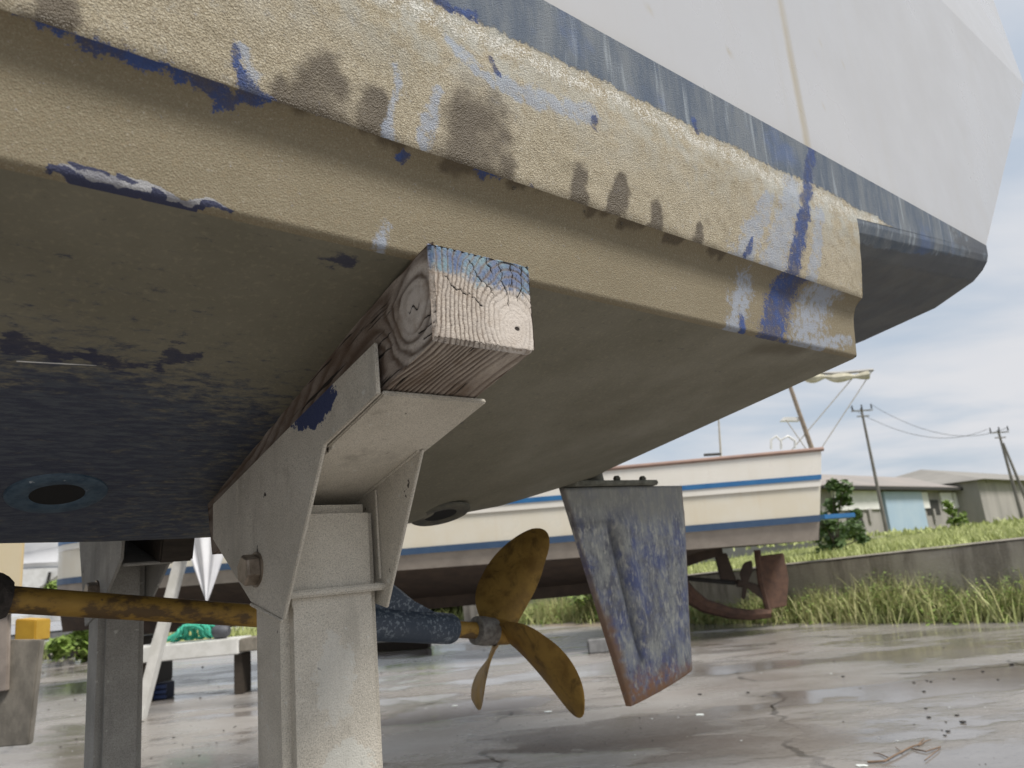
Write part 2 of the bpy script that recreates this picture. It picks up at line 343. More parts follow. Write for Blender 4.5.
# ================================================================== GROUND
def ground_material():
    m = Mat('wet concrete yard', .5, 0, .75)
    g = m.tc.outputs['Object']
    big = m.noise(.42, 6, .6, m.vec((1, 1.5, 1), (0, 0, .35))); mid = m.noise(2.2, 6, .62, m.vec((1, 1.8, 1), (0, 0, .25))); fine = m.noise(26, 5, .65); gr_ = m.noise(170, 3, .6)
    c = m.mix(m.rng(mid, .3, .7), (.255, .235, .215), (.355, .338, .32))
    c = m.mix(m.math('MULTIPLY', m.rng(big, .47, .66), .55), c, (.235, .195, .17))          # brown silt
    c = m.mix(m.math('MULTIPLY', m.rng(fine, .5, .72), .4), c, (.14, .125, .115))
    c = m.mix(m.math('MULTIPLY', m.rng(m.noise(9, 5, .7), .66, .72), .5), c, (.06, .065, .04))  # moss
    wv = m.t.nodes.new('ShaderNodeVectorMath'); wv.operation = 'ADD'; m.t.links.new(m.tc.outputs['Object'], wv.inputs[0]); ns_ = m.t.nodes.new('ShaderNodeTexNoise'); ns_.inputs['Scale'].default_value = 1.3; ns_.inputs['Detail'].default_value = 5; m.t.links.new(m.tc.outputs['Object'], ns_.inputs['Vector']); m.t.links.new(ns_.outputs[1], wv.inputs[1])
    ck = m.rng(m.vor(.42, wv.outputs[0], 'DISTANCE_TO_EDGE'), .004, .012, 1, 0); c = m.mix(m.math('MULTIPLY', ck, m.rng(m.noise(.8, 3), .45, .6)), c, (.055, .05, .045))
    w = m.rng(m.math('ADD', m.math('MULTIPLY', m.noise(.33, 3, .5, m.vec((1, 1.3, 1), (0, 0, .3), (4.3, 1.1, 0))), .75), m.math('MULTIPLY', mid, .25)), .42, .56)   # wet
    pud = m.rng(m.math('ADD', m.math('MULTIPLY', m.noise(.5, 3, .5, m.vec((1, 2.2, 1), (0, 0, .3), (1.7, 3.2, 0))), .7), m.math('MULTIPLY', mid, .3)), .455, .54)
    c = m.mix(m.math('MULTIPLY', w, .45), c, m.mix(1., c, (.62, .60, .58), 'MULTIPLY'))
    c = m.mix(m.math('MULTIPLY', pud, .5), c, m.mix(1., c, (.45, .42, .40), 'MULTIPLY'))
    m.col(c)
    ro = m.math('SUBTRACT', .36, m.math('ADD', m.math('MULTIPLY', w, .14), m.math('MULTIPLY', pud, .16)))
    m.rough(m.math('MAXIMUM', ro, .06))
    h = m.math('ADD', m.math('MULTIPLY', fine, 1.0), m.math('MULTIPLY', gr_, .4))
    m.bump(m.math('MULTIPLY', h, m.math('SUBTRACT', 1., m.math('MULTIPLY', pud, .92))), .5, .012)
    return m.m
M_ground = ground_material()
gv = MB(); gv.add([(-900, -400, 0), (900, -400, 0), (900, 1400, 0), (-900, 1400, 0)], [(0, 1, 2, 3)])
tag(gv.build('ground', M_ground), kind='structure')

# ================================================================== OUR BOAT
HB = 1.0                                                # keel distance from the near chine
S_END, S_TR = 1.217, 2.21
boat = thing('motor_boat', 'white boat on stands overhead with worn beige underside, blue waterline and bronze propeller', 'boat', hull_pt(.6, HB, -.95), HROT)
BOFF = (-.6, -HB, .95)
def bow_in(s):                                          # how far the side moves inboard towards the bow
    return np.where(s < -1.6, ((-1.6-s)/3.4)**2*.95, 0.0)
KS = np.array([-5, -.46, -.28, -.07, .17, .5, .83, 1.217, 1.4]); KZ = np.array([-.30, -.300, -.305, -.306, -.302, -.291, -.249, -.168, -.13])
def keel_z(s): return np.interp(s, KS, KZ)
def bottom_z(s, t):                                     # t 0 at the chine, 1 at the keel
    k = keel_z(s); return k*(t*1.0-0.0*t)+k*.06*np.sin(np.pi*np.clip(t, 0, 1))*t
def capsule(P, a, b, ra, rb, soft=.5):                  # soft mask round a segment in (s,z)
    a = np.asarray(a, float); b = np.asarray(b, float); d = b-a; L2 = max(d@d, 1e-9)
    t = np.clip(((P-a)@d)/L2, 0, 1); q = a+t[..., None]*d; r = ra+(rb-ra)*t
    return 1-sstep(.25, 1.65, np.linalg.norm(P-q, axis=-1)/r)
def warp(P, a=.011):
    q = np.stack([P[:, 0], P[:, 1], P[:, 0]*0], -1); return P+a*np.stack([fbm(q*32)-.5, fbm(q*32+9)-.5], -1)*2+.006*np.stack([fbm(q*90+3)-.5, fbm(q*90+5)-.5], -1)*2
def mk(P, marks, off, gain=1.25):
    P = warp(P); out = np.zeros(P.shape[:-1])
    for (x0, y0, x1, y1, ra, rb) in marks:
        a = on_side(x0, y0, off); b = on_side(x1, y1, off)
        da = np.linalg.norm(a-to_hull(CAM))/FPX
        db = np.linalg.norm(b-to_hull(CAM))/FPX
        d0 = np.array([a[0], a[2]]); d1 = np.array([b[0], b[2]])
        out = np.maximum(out, np.clip(capsule(P, d0, d1, ra*da*gain, rb*db*gain), 0, 1))
    return out
# marks: from x,y to x,y, half width at each end
DAMP = [(285, 78, 287, 102, 9, 14), (340, 82, 342, 112, 15, 20), (380, 95, 378, 130, 13, 19), (485, 125, 475, 165, 33, 36), (515, 160, 512, 188, 12, 11), (587, 172, 586, 214, 9, 12),
        (625, 182, 622, 224, 9, 12), (664, 205, 662, 236, 7, 10), (706, 228, 704, 252, 6, 8), (880, 240, 905, 248, 10, 14), (55, 5, 60, 30, 14, 12), (330, 60, 320, 100, 14, 24)]
BLUE = [(0, 4, 100, 42, 4, 7), (100, 42, 232, 90, 8, 6), (236, 42, 246, 72, 4, 6), (246, 72, 275, 96, 7, 9), (205, 80, 262, 94, 5, 6), (487, 62, 495, 76, 3, 3), (470, 166, 500, 178, 4, 4), (541, 188, 543, 193, 4, 4),
        (592, 125, 593, 129, 3, 3), (690, 128, 692, 134, 4, 4), (806, 146, 802, 205, 6.5, 6.5), (802, 205, 797, 292, 8, 9), (752, 252, 757, 240, 4, 3), (430, 2, 470, 22, 4, 4)]
PALE = [(400, 70, 398, 100, 5, 5), (398, 100, 395, 138, 4, 7), (440, 90, 432, 140, 5, 7), (243, 40, 262, 90, 8, 12), (768, 200, 750, 258, 8, 18), (790, 190, 782, 270, 14, 22), (818, 215, 820, 290, 9, 9), (500, 85, 590, 118, 9, 9), (450, 40, 490, 85, 6, 6)]
def side_attrs(V):
    P = np.stack([V[:, 0], V[:, 2]], -1); s = V[:, 0]; z = V[:, 2]; n = fbm(np.stack([s*9, z*9, s*0], -1)); n2 = fbm(np.stack([s*3.1, z*3.1, s*0+5], -1))
    e3 = .384+.012*(n-.5)*2-.085*sstep(1.45, 2.2, s)*0-.04*sstep(1.3, 2.0, s)
    a = {}
    a['boot'] = sstep(e3-.022, e3+.022, z)
    a['white'] = .56*np.exp(-((z-(e3-.026))/.026)**2)
    a['grey'] = np.clip(sstep(.20, .34, z)*(.35+1.1*(n2-.35)), 0, 1)
    a['damp'] = mk(P, DAMP, -.065)*(.45+.75*n); a['blue'] = mk(P, BLUE, -.06); a['pale'] = mk(P, PALE, -.065)
    a['chip'] = np.zeros(len(V)); a['rim'] = np.zeros(len(V))
    return a
def s_samples(a, b, fine_a, fine_b, fine, coarse):
    return np.unique(np.concatenate([np.arange(a, b, coarse), np.arange(max(a, fine_a), min(b, fine_b), fine), [b]]).round(4))
# side strake: the slab above the ridge, z from ridge to the boot top
RID_Z = .143
def side_y(z): return np.interp(z, [RID_Z, .30, .37, .50, 1.56, 2.5], [-.044, -.066, -.070, -.075, -.085, .06])
def patch(name, prof, sv_, mat, attrs_fn, smooth=True, mirror=False):
    P = np.zeros((len(sv_), len(prof), 3))
    for j, (y, z) in enumerate(prof):
        yy = y+bow_in(sv_); P[:, j, 0] = sv_; P[:, j, 1] = yy if not mirror else 2*HB-yy; P[:, j, 2] = z
    if mirror: P = P[:, ::-1]
    b = MB().grid(P[:, ::-1]); V = np.array(b.v)
    return b.build(name, mat, boat, BOFF, smooth=smooth, bevel=None, attrs=attrs_fn(V))
sv_f = s_samples(-5, S_END, -.75, S_END, .006, .12)
zs = np.linspace(RID_Z+.004, .352, 46)
slab_prof = [(-.0425, .1425), (-.0438, .1445)]+[(side_y(z)-.0015, z) for z in zs[1:]]
def dirt_lump(V):                                       # uneven build-up: moves the surface by a couple of millimetres
    return V
sl = patch('side_strake', slab_prof, sv_f, M_hull, side_attrs)
me = sl.data; V = np.zeros(len(me.vertices)*3); me.vertices.foreach_get('co', V); V = V.reshape(-1, 3)
lump = (fbm(V*38, 3)-.5)*.0035+(fbm(V*9+3, 3)-.5)*.004; V[:, 1] -= lump*sstep(.1425, .150, V[:, 2])*(1-sstep(.33, .352, V[:, 2])); V[:, 2] += lump*0
me.vertices.foreach_set('co', V.ravel()); me.update()
# end cap of the strake
cp = [(S_END-.001, y, z) for y, z in slab_prof]+[(S_END-.001, .25, .35), (S_END-.001, .25, .0), (S_END-.001, .0, .0), (S_END-.001, -.0055, .06), (S_END-.001, -.0105, .095), (S_END-.001, -.022, .126)]
b = MB(); b.add(cp, [tuple(range(len(cp)))]); Vv = np.array(b.v)
b.build('strake_end', M_hull, boat, BOFF, bevel=None, attrs={k: np.zeros(len(Vv)) for k in ('boot', 'white', 'grey', 'damp', 'blue', 'pale', 'chip', 'rim')})
# lower step (cove): chine up to the overhang
CBLUE = [(214, 112, 254, 98, 6, 6), (232, 96, 262, 96, 9, 9), (386, 159, 395, 165, 2.5, 2), (783, 272, 772, 338, 17, 17), (744, 322, 748, 336, 6, 4), (838, 290, 842, 294, 4, 4), (790, 345, 800, 350, 5, 4)]
RIDGE = [(0, 6, 100, 46, 3, 5), (100, 46, 232, 95, 6, 5), (236, 92, 262, 94, 5, 5), (470, 170, 500, 180, 2.5, 2.5)]
CPALE = [(385, 226, 382, 246, 8, 9), (742, 292, 736, 326, 16, 13), (815, 285, 806, 344, 24, 26), (850, 340, 800, 346, 6, 8)]
CDAMP = [(270, 104, 292, 112, 8, 8), (352, 132, 392, 146, 8, 9), (440, 168, 480, 176, 9, 8), (500, 186, 524, 190, 8, 6), (578, 214, 592, 216, 6, 6), (612, 224, 628, 228, 6, 6), (655, 238, 668, 241, 5, 5), (698, 252, 710, 254, 5, 5)]
CCHIP = [(60, 170, 130, 186, 4, 5), (130, 186, 228, 211, 5, 2.5)]
CRIM = [(48, 170, 80, 180, 4, 4), (80, 184, 150, 197, 3, 3), (150, 197, 236, 213, 3, 2), (66, 165, 110, 176, 2, 2), (118, 180, 132, 184, 2, 2), (160, 193, 172, 196, 2, 2)]
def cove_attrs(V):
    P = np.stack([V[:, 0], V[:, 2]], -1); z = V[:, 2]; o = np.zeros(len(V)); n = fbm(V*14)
    return {'under': 1+o, 'boot': o, 'white': o, 'grey': o, 'damp': np.maximum(mk(P, CDAMP, -.01)*.9, .35*sstep(-.1, .5, n-.5)*0), 'blue': np.maximum(mk(P, CBLUE, -.005), mk(P, RIDGE, -.036)), 'pale': mk(P, CPALE, -.005)*.9,  # 'under' paints the overhang's shade over the whole cove
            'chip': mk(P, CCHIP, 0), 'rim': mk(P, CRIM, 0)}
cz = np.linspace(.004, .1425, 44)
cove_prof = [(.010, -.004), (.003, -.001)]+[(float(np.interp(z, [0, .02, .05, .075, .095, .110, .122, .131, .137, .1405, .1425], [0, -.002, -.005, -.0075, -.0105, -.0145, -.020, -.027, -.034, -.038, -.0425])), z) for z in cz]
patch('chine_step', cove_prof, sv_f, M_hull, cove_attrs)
# boot stripe, then topsides
sv_b = s_samples(-5, S_TR, -.4, S_TR, .008, .12)
zb = np.linspace(.352, .49, 24)
def boot_attrs(V):
    a = side_attrs(V); s = V[:, 0]; a['boot'] = np.maximum(a['boot'], sstep(1.25, 1.75, s)); a['white'] *= 1-sstep(1.5, 1.9, s); a['dark'] = .75*sstep(1.5, 2.25, s-.9*(V[:, 2]-.49)); return a
def boot_band(sv_, zvals, mirror):
    P = np.zeros((len(sv_), len(zvals), 3)); f = np.clip((sv_-S_END)/(S_TR-S_END), 0, 1)
    for j, z in enumerate(zvals):
        zz_ = .49-(.49-z)*(1-.84*f); P[:, j, 0] = sv_; y = side_y(zz_)-.0015+bow_in(sv_); P[:, j, 1] = 2*HB-y if mirror else y; P[:, j, 2] = zz_
    if mirror: P = P[:, ::-1]
    b = MB().grid(P[:, ::-1]); V = np.array(b.v); return b.build('boot_stripe', M_hull, boat, BOFF, smooth=True, bevel=None, attrs=boot_attrs(V))
boot_band(sv_b, zb, False); boot_band(np.arange(-5, S_TR+.01, .103), zb[::8], True)
def top_attrs(V):
    s = V[:, 0]; z = V[:, 2]; n = fbm(V*np.array([30, 1, 3.]))
    seam = on_side(804, 100, -.09)[0]; a = {}
    a['rust'] = np.clip(.62*np.exp(-((s-seam-.006)/.020)**2)*(.45+n)+.20*np.exp(-((s-seam-.02)/.07)**2)*n+.16*sstep(1.0, .49, z)*n*sstep(.5, 2, s), 0, 1)
    spk = np.zeros(len(V))
    for (px_, py_, r_) in ((822, 40, .006), (817, 53, .005), (829, 8, .006), (827, 106, .005), (733, 50, .007), (652, 6, .006), (740, 58, .004), (845, 62, .004), (973, 58, .006)):
        h_ = on_side(px_, py_, -.085); spk = np.maximum(spk, sstep(1.6, .6, np.hypot(s-h_[0], z-h_[2])/r_))
    a['grime'] = np.clip(.9*spk+.95*np.exp(-((s-seam)/.012)**2)*(.6+.5*n)+.35*np.exp(-(z-.49)/.02)*n, 0, 1)
    return a
ztop = np.concatenate([np.linspace(.4902, .9, 24), np.linspace(.92, 1.56, 16)])
def aft_edge(z): return np.interp(z, [.49, 1.56, 2.5], [S_TR, 3.37, 3.95])
def topside(name, zvals, mirror=False):
    sv_ = np.concatenate([np.arange(-5, -.2, .15), np.arange(-.2, S_TR, .012)]); ns = len(sv_)
    P = np.zeros((ns+13, len(zvals), 3))
    for j, z in enumerate(zvals):
        ss = np.concatenate([sv_, np.linspace(S_TR, aft_edge(z), 13)]); seam = on_side(804, 100, -.09)[0]
        yy = side_y(z)+bow_in(ss)+.004*np.exp(-((ss-seam)/.006)**2)     # the joint in the topsides is a shallow groove
        P[:, j, 0] = ss; P[:, j, 1] = 2*HB-yy if mirror else yy; P[:, j, 2] = z
    if mirror: P = P[:, ::-1]
    b = MB().grid(P[:, ::-1]); V = np.array(b.v); return b.build(name, M_gel, boat, BOFF, smooth=True, bevel=None, attrs=top_attrs(V))
topside('topside', ztop); topside('bulwark', np.linspace(1.5605, 2.5, 6))
# starboard side (turned away)
for nm, prof, svv in (('side_strake', slab_prof[::6]+[slab_prof[-1]], np.arange(-5, S_END+.01, .11)), ('chine_step', cove_prof[::5]+[cove_prof[-1]], np.arange(-5, S_END+.01, .11))):
    o = patch(nm, prof, svv, M_hull, side_attrs, mirror=True)
topside('topside', ztop[::6], True); topside('bulwark', np.linspace(1.5605, 2.5, 3), True)
# the bottom
def nonuni(): return np.unique(np.concatenate([np.linspace(0, 1, 90), np.linspace(1, 2, 24)]))
sv2 = s_samples(-5, S_END, -.7, S_END, .012, .15)
tt = nonuni(); P = np.zeros((len(sv2), len(tt), 3))
for i, s in enumerate(sv2):
    half = HB-float(bow_in(np.array([s]))[0])-.010
    t = np.where(tt <= 1, tt, 2-tt)
    P[i, :, 0] = s; P[i, :, 1] = HB+(tt-1)*half
    k = keel_z(s); z = k*t
    z = np.where(t > .88, k*(.88+(t-.88)*(1-(t-.88)/.24)*1.0)+k*.06*(t-.88)/.12, z)       # rounded keel
    P[i, :, 2] = z-.004
b = MB().grid(P); V = np.array(b.v)
BLOT = [(10, 335, 40, 345, 12, 10), (175, 345, 185, 348, 14, 10), (100, 350, 150, 360, 8, 6), (55, 270, 62, 274, 3, 3), (330, 262, 350, 264, 6, 5), (0, 345, 90, 352, 5, 4)]
def bmask(P2, marks):
    P2 = warp(P2, .03) if len(marks) > 1 else P2; out = np.zeros(len(P2))
    for (x0, y0, x1, y1, ra, rb) in marks:
        a = on_bottom(x0, y0); bq = on_bottom(x1, y1); d = np.linalg.norm(a-to_hull(CAM))/FPX
        out = np.maximum(out, np.clip(capsule(P2, a[:2], bq[:2], ra*d*1.2, rb*d*1.2), 0, 1))
    return out
P2 = V[:, :2]; nn = fbm(np.stack([V[:, 0]*3, V[:, 1]*5, V[:, 0]*0], -1))
g = sstep(.22, .56, V[:, 1])*(1-sstep(-.25, .42, V[:, 0]))*(.70+.6*(nn-.5))+.40*sstep(-.1, .4, V[:, 1])*(1-sstep(-.55, .1, V[:, 0]))
at_ = {'navy': np.clip(g, 0, 1), 'blot': bmask(P2, BLOT), 'damp': np.clip(bmask(P2, [(760, 348, 800, 350, 9, 8)])*.9+.5*np.exp(-((V[:, 0]+.0)/.05)**2)*sstep(.05, .2, V[:, 1])*0, 0, 1),
       'scratch': bmask(P2, [(17, 352, 17, 352, .01, .01)])}
b.build('hull_bottom', M_bottom, boat, BOFF, smooth=True, bevel=None, attrs=at_)
# aft face of the bottom, under the counter
b = MB(); N = 24; top = []; bot = []
for i in range(N+1):
    y = 2*HB*i/N; t = 1-abs(y-HB)/HB; top.append((S_END-.004, y, .30)); bot.append((S_END-.004, y, float(keel_z(S_END))*t-.002))
b.add(bot+top, [(i, i+1, N+2+i, N+1+i) for i in range(N)]); b.build('step_face', M_bottom, boat, BOFF)
# counter: the overhanging stern
c0 = [(-.0702, .352), (-.0685, .335), (-.060, .312), (-.038, .292), (0, .27), (.13, .235), (.4, .17), (.7, .10), (1.0, .03)]
c1 = [(-.0753, .352+.116), (-.0735, .452), (-.066, .432), (-.047, .408), (-.012, .380), (.127, .327), (.40, .283), (.7, .25), (1.0, .23)]
ns = 60; half_n = len(c0)
def dens(c, m_=6):
    c = np.array(c); u = np.linspace(0, len(c)-1, (len(c)-1)*m_+1); return np.stack([np.interp(u, range(len(c)), c[:, 0]), np.interp(u, range(len(c)), c[:, 1])], -1)
d0, d1 = dens(c0), dens(c1)
def counter(mirror):
    P = np.zeros((ns, len(d0), 3))
    for i in range(ns):
        f = i/(ns-1); q = d0*(1-f)+d1*f; P[i, :, 0] = S_END-.05+(S_TR-S_END+.05)*f; P[i, :, 1] = q[:, 0]; P[i, :, 2] = q[:, 1]
        P[i, 0, 2] = .352+.001+(0.118)*0*f if False else q[0, 1]
    if mirror: P[..., 1] = 2*HB-P[..., 1]
    return P
def counter_attrs(V):
    y = np.minimum(V[:, 1], 2*HB-V[:, 1]); s = V[:, 0]; n = fbm(V*9); o = np.zeros(len(V)); f = np.clip((s-S_END)/(S_TR-S_END), 0, 1)
    lim = -.03-.05*f+.03*(n-.5)
    beige = np.zeros(len(V))
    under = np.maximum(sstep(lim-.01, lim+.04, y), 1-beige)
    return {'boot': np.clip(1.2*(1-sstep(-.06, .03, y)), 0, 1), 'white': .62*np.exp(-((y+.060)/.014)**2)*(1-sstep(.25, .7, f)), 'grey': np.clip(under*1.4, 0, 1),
            'dark': np.clip(sstep(-.075, -.01, y)+.6*sstep(.2, 1, f), 0, 1), 'damp': np.clip(under*.0*(.55+.6*(n-.4))+.9*np.exp(-((f-.12)/.06)**2)*np.exp(-((y+.03)/.03)**2)+.8*np.exp(-((f-.3)/.1)**2)*np.exp(-((y+.02)/.03)**2), 0, .78),
            'blue': o, 'pale': o, 'chip': o, 'rim': o}
for mr in (False, True):
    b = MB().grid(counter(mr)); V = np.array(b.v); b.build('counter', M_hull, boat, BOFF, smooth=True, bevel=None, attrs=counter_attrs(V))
# boot stripe meets the counter: close the wedge between them
b = MB(); ws = np.linspace(S_END-.02, S_TR, 40); P = np.zeros((40, 2, 3))
# transom
pt = [(S_TR, y, z) for y, z in c1]+[(S_TR, 2*HB-y, z) for y, z in c1[::-1]]
ring = pt+[(S_TR, 2*HB+.092, .49)]
b = MB(); b.add([(S_TR, -.0755, .49)]+pt+[(S_TR, 2*HB+.0755, .49), (3.37, 2*HB+.085, 1.56), (3.95, 2*HB-.06, 2.5), (3.95, .06, 2.5), (3.37, -.085, 1.56)], [])
n = len(pt); b.f = [tuple(range(n+2)), (0, n+1, n+2, n+5), (n+5, n+2, n+3, n+4)]
b.build('transom', M_gel, boat, BOFF)
b = MB(); sd_ = np.arange(-5, 4, .3)
L_ = [(s, .06+float(bow_in(np.array([s]))[0])+.001, 2.5) for s in sd_]+[(3.95, .061, 2.5)]
b.add(L_+[(s, 2*HB-y, z) for s, y, z in L_], [(i, i+1, len(L_)+i+1, len(L_)+i) for i in range(len(L_)-1)]); b.build('deck', M_white2, boat, BOFF)
# water drops hanging under the step
mw_ = Mat('water', .02); mw_.p.inputs['Transmission Weight'].default_value = 1; mw_.p.inputs['IOR'].default_value = 1.33
for (x, y, r) in ((512, 189, .0042), (583, 216, .0036), (620, 226, .0042), (666, 239, .003), (705, 253, .003)):
    h = on_side(x, y-1.5, -.03); u = bmesh.new(); bmesh.ops.create_icosphere(u, subdivisions=2, radius=r, matrix=Matrix.Translation((h[0], -.032, .1385)) @ Matrix.Scale(1.3, 4, (1, 0, 0)))
    me_ = bpy.data.meshes.new('water_drop'); u.to_mesh(me_); u.free(); link('water_drop', me_, mw_.m, boat, BOFF, True)
# through-hull fittings on the bottom
M_hole = simple('unlit recess', (.004, .004, .004), (.003, .003, .003), 9, .9)  # flat black disc: the darkness inside the hole is painted on
def fitting(x, y, ro, ri, name='through_hull', m_out=None):
    c = on_bottom(x, y); k = float(keel_z(c[0])); half = HB-.010
    def zb_at(yy):
        t = 1-abs(yy-HB)/half; return k*t-.004 if t <= .88 else k*(.88+(t-.88)*(1-(t-.88)/.24))+k*.06*(t-.88)/.12-.004
    zc = zb_at(c[1]); sl_ = (zb_at(c[1]+.05)-zb_at(c[1]-.05))/.1
    n = Vector((0, sl_, -1)).normalized(); X = Vector((1, 0, 0)); Y = n.cross(X)
    C_ = Vector((c[0], c[1], zc)); b = MB(); seg = 40; rings = [(ro*1.02, -.002), (ro, .004), (ro*.94, .007), (ri*1.12, .006), (ri, .003), (ri*.97, -.02)]
    P = np.zeros((len(rings), seg+1, 3))
    for i, (r, h) in enumerate(rings):
        for j in range(seg+1):
            a = 2*math.pi*j/seg; P[i, j] = C_+X*r*math.cos(a)+Y*r*math.sin(a)+n*h
    b.grid(P); o = b.build(name, m_out, boat, BOFF, smooth=True)
    h_ = MB(); pts = [C_+(X*math.cos(2*math.pi*j/seg)+Y*math.sin(2*math.pi*j/seg))*ri*1.05+n*.0035 for j in range(seg)]
    h_.add(pts, [tuple(range(seg))]); h_.build('opening', M_hole, o)
M_fit = Mat('blue flange', .5); nz_ = M_fit.noise(40, 5, .7); M_fit.col(M_fit.mix(M_fit.rng(nz_, .35, .62), (.02, .045, .075), (.05, .085, .12))); M_fit.col(M_fit.mix(M_fit.rng(M_fit.noise(70, 4), .66, .72), M_fit.mix(M_fit.rng(nz_, .35, .62), (.02, .045, .075), (.05, .085, .12)), (.3, .33, .36))); M_fit.bump(nz_, .5, .003)
fitting(58, 478, .082, .044, m_out=M_fit.m)
fitting(440, 507, .085, .045, m_out=simple('dull fitting', (.10, .095, .07), (.05, .05, .045), 40, .7, bump=.4))

def bz(s_, y_): k = float(keel_z(s_)); return k*(1-abs(y_-HB)/(HB-.01))-.004
h0, h1 = on_bottom(17, 352), on_bottom(97, 357)
MB().tube([(h0[0]+(h1[0]-h0[0])*f, h0[1]+(h1[1]-h0[1])*f, bz(h0[0]+(h1[0]-h0[0])*f, h0[1]+(h1[1]-h0[1])*f)-.0003) for f in np.linspace(0, 1, 14)], [.0012]*10+[.001, .0008, .0006, .0003], 5).build('scratch', simple('bare scratch', (.6, .6, .58), None, 30, .7), boat, BOFF)
# propeller shaft, strut, propeller
SA = Vector((-.452, HB, -.412)); SB = Vector((.905, HB, -.640)); SD = (SB-SA).normalized()
def sh(t): return SA+SD*t
b = MB().tube([sh(-1.6), sh(.0), sh(.62)], [.0262, .0262, .0255], 20); b.build('propeller_shaft', M_shaft, boat, BOFF, smooth=True)
b = MB().tube([sh(1.0), sh(1.22)], [.0235, .0235], 18); b.build('shaft_end', M_shaft, boat, BOFF, smooth=True)
# lumpy coupling at the forward end
b = MB(); pts = []; rr = []
for i in range(9): pts.append(sh(-.085+.012*i)); rr.append(.030+.020*math.sin(math.pi*min(1, (i+.6)/9)))
b.tube(pts, rr, 18); 
o = b.build('coupling', M_grime, boat, BOFF, smooth=True)
V = np.array([v.co for v in o.data.vertices]); d = (fbm(V*70)-.5)*.018; cen = np.array([sh(0)])+((V-np.array(sh(0)))@np.array(SD))[:, None]*np.array(SD)
V2 = V+(V-cen)/np.maximum(np.linalg.norm(V-cen, axis=1, keepdims=True), 1e-6)*d[:, None]; o.data.vertices.foreach_set('co', V2.ravel())
# strut: barrel plus swept fin up to the keel
b = MB(); bar = []; rb = []
for i, (t, r) in enumerate(((.56, .028), (.60, .034), (.68, .042), (.80, .0435), (1.00, .0425), (1.08, .041), (1.092, .036))): bar.append(sh(t)); rb.append(r)
b.tube(bar, rb, 24); 
prof = [(.06, -.300), (.40, -.288), (.40, -.42), (.46, -.468), (.54, -.512), (.62, -.548), (.60, -.585), (.40, -.56), (.12, -.50)]
prof = [(.00, -.28), (.33, -.275), (.375, -.375), (.43, -.450), (.50, -.505), (.585, -.552), (.56, -.60), (.36, -.57), (.18, -.50)]
def fin_section(pr, th):
    c = np.mean(pr, 0); q = MB(); k = len(pr); ring = [(p[0], HB, p[1]) for p in pr]
    inn = [(c[0]+(p[0]-c[0])*.72, c[1]+(p[1]-c[1])*.72) for p in pr]
    vs = ring+[(p[0], HB-th, p[1]) for p in inn]+[(p[0], HB+th, p[1]) for p in inn]
    fs = [(i, (i+1) % k, k+(i+1) % k, k+i) for i in range(k)]+[((i+1) % k, i, 2*k+i, 2*k+(i+1) % k) for i in range(k)]+[tuple(range(k, 2*k)), tuple(range(2*k, 3*k))[::-1]]
    q.add(vs, fs); return q
b.add(*(lambda q: (q.v, q.f))(fin_section(prof, .02)))
b.build('shaft_strut', M_fin, boat, BOFF, smooth=True)
prop = thing('propeller', None, None); prop.parent = boat; prop.location = BOFF
hubc = sh(1.245)
b = MB().tube([sh(1.165), sh(1.17), sh(1.20), sh(1.235), sh(1.24)], [.030, .0395, .041, .0385, .03], 20); b.build('collar', M_nut, prop, smooth=True)
b = MB().tube([sh(1.238), sh(1.255), sh(1.29), sh(1.325), sh(1.35)], [.033, .036, .034, .026, .008], 20); b.build('hub', M_bronze, prop, smooth=True)
ER0 = Vector((0, -1, 0)); EZ = SD.cross(ER0).normalized()
if EZ.z < 0: EZ = -EZ
def blade(phi, Rm=.305, rake=.30):
    er = ER0*math.sin(phi)+EZ*math.cos(phi); et = ER0*math.cos(phi)-EZ*math.sin(phi)
    nr, nc = 22, 13; F_ = np.zeros((nr, nc, 3)); B_ = np.zeros((nr, nc, 3))
    for i in range(nr):
        u = math.sin(i/(nr-1)*math.pi/2); r = .024+(Rm-.024)*u
        w = .062+.088*math.sin(math.pi*min(1, u*.88+.06))**1.1 if u < .62 else None
        wmax = .062+.088*math.sin(math.pi*(.62*.88+.06))**1.1
        if w is None: q = (u-.62)/.38; w = wmax*math.sqrt(max(0, 1-q**2.3))+.003
        th = R(50)*(1-u)+R(20)*u; sk = -.075*u*u
        ch = et*math.cos(th)+SD*math.sin(th); nm = SD*math.cos(th)-et*math.sin(th)
        tk = .011*(1-u)+.0025
        for j in range(nc):
            v = j/(nc-1)*2-1; c = hubc+SD*.03+er*r+SD*(rake*r*u**.6-.01)-et*sk+ch*(v*w*.67)+nm*(.010*(v*v)*w/.15)
            t = tk*math.sqrt(max(0, 1-v*v))+.0008
            F_[i, j] = c+nm*t/2; B_[i, j] = c-nm*t/2
    b = MB().grid(F_); b.grid(B_[:, ::-1])
    n0 = nr*nc
    def fi(i, j): return i*nc+j
    def bi(i, j): return n0+i*nc+(nc-1-j)
    for i in range(nr-1):
        b.f.append((fi(i, 0), bi(i, 0), bi(i+1, 0), fi(i+1, 0))); b.f.append((fi(i, nc-1), fi(i+1, nc-1), bi(i+1, nc-1), bi(i, nc-1)))
    for j in range(nc-1): b.f.append((fi(nr-1, j), bi(nr-1, j), bi(nr-1, j+1), fi(nr-1, j+1)))
    b.build('blade', M_bronze, prop, smooth=True)
for ph in (-10, 112, 218): blade(R(ph))
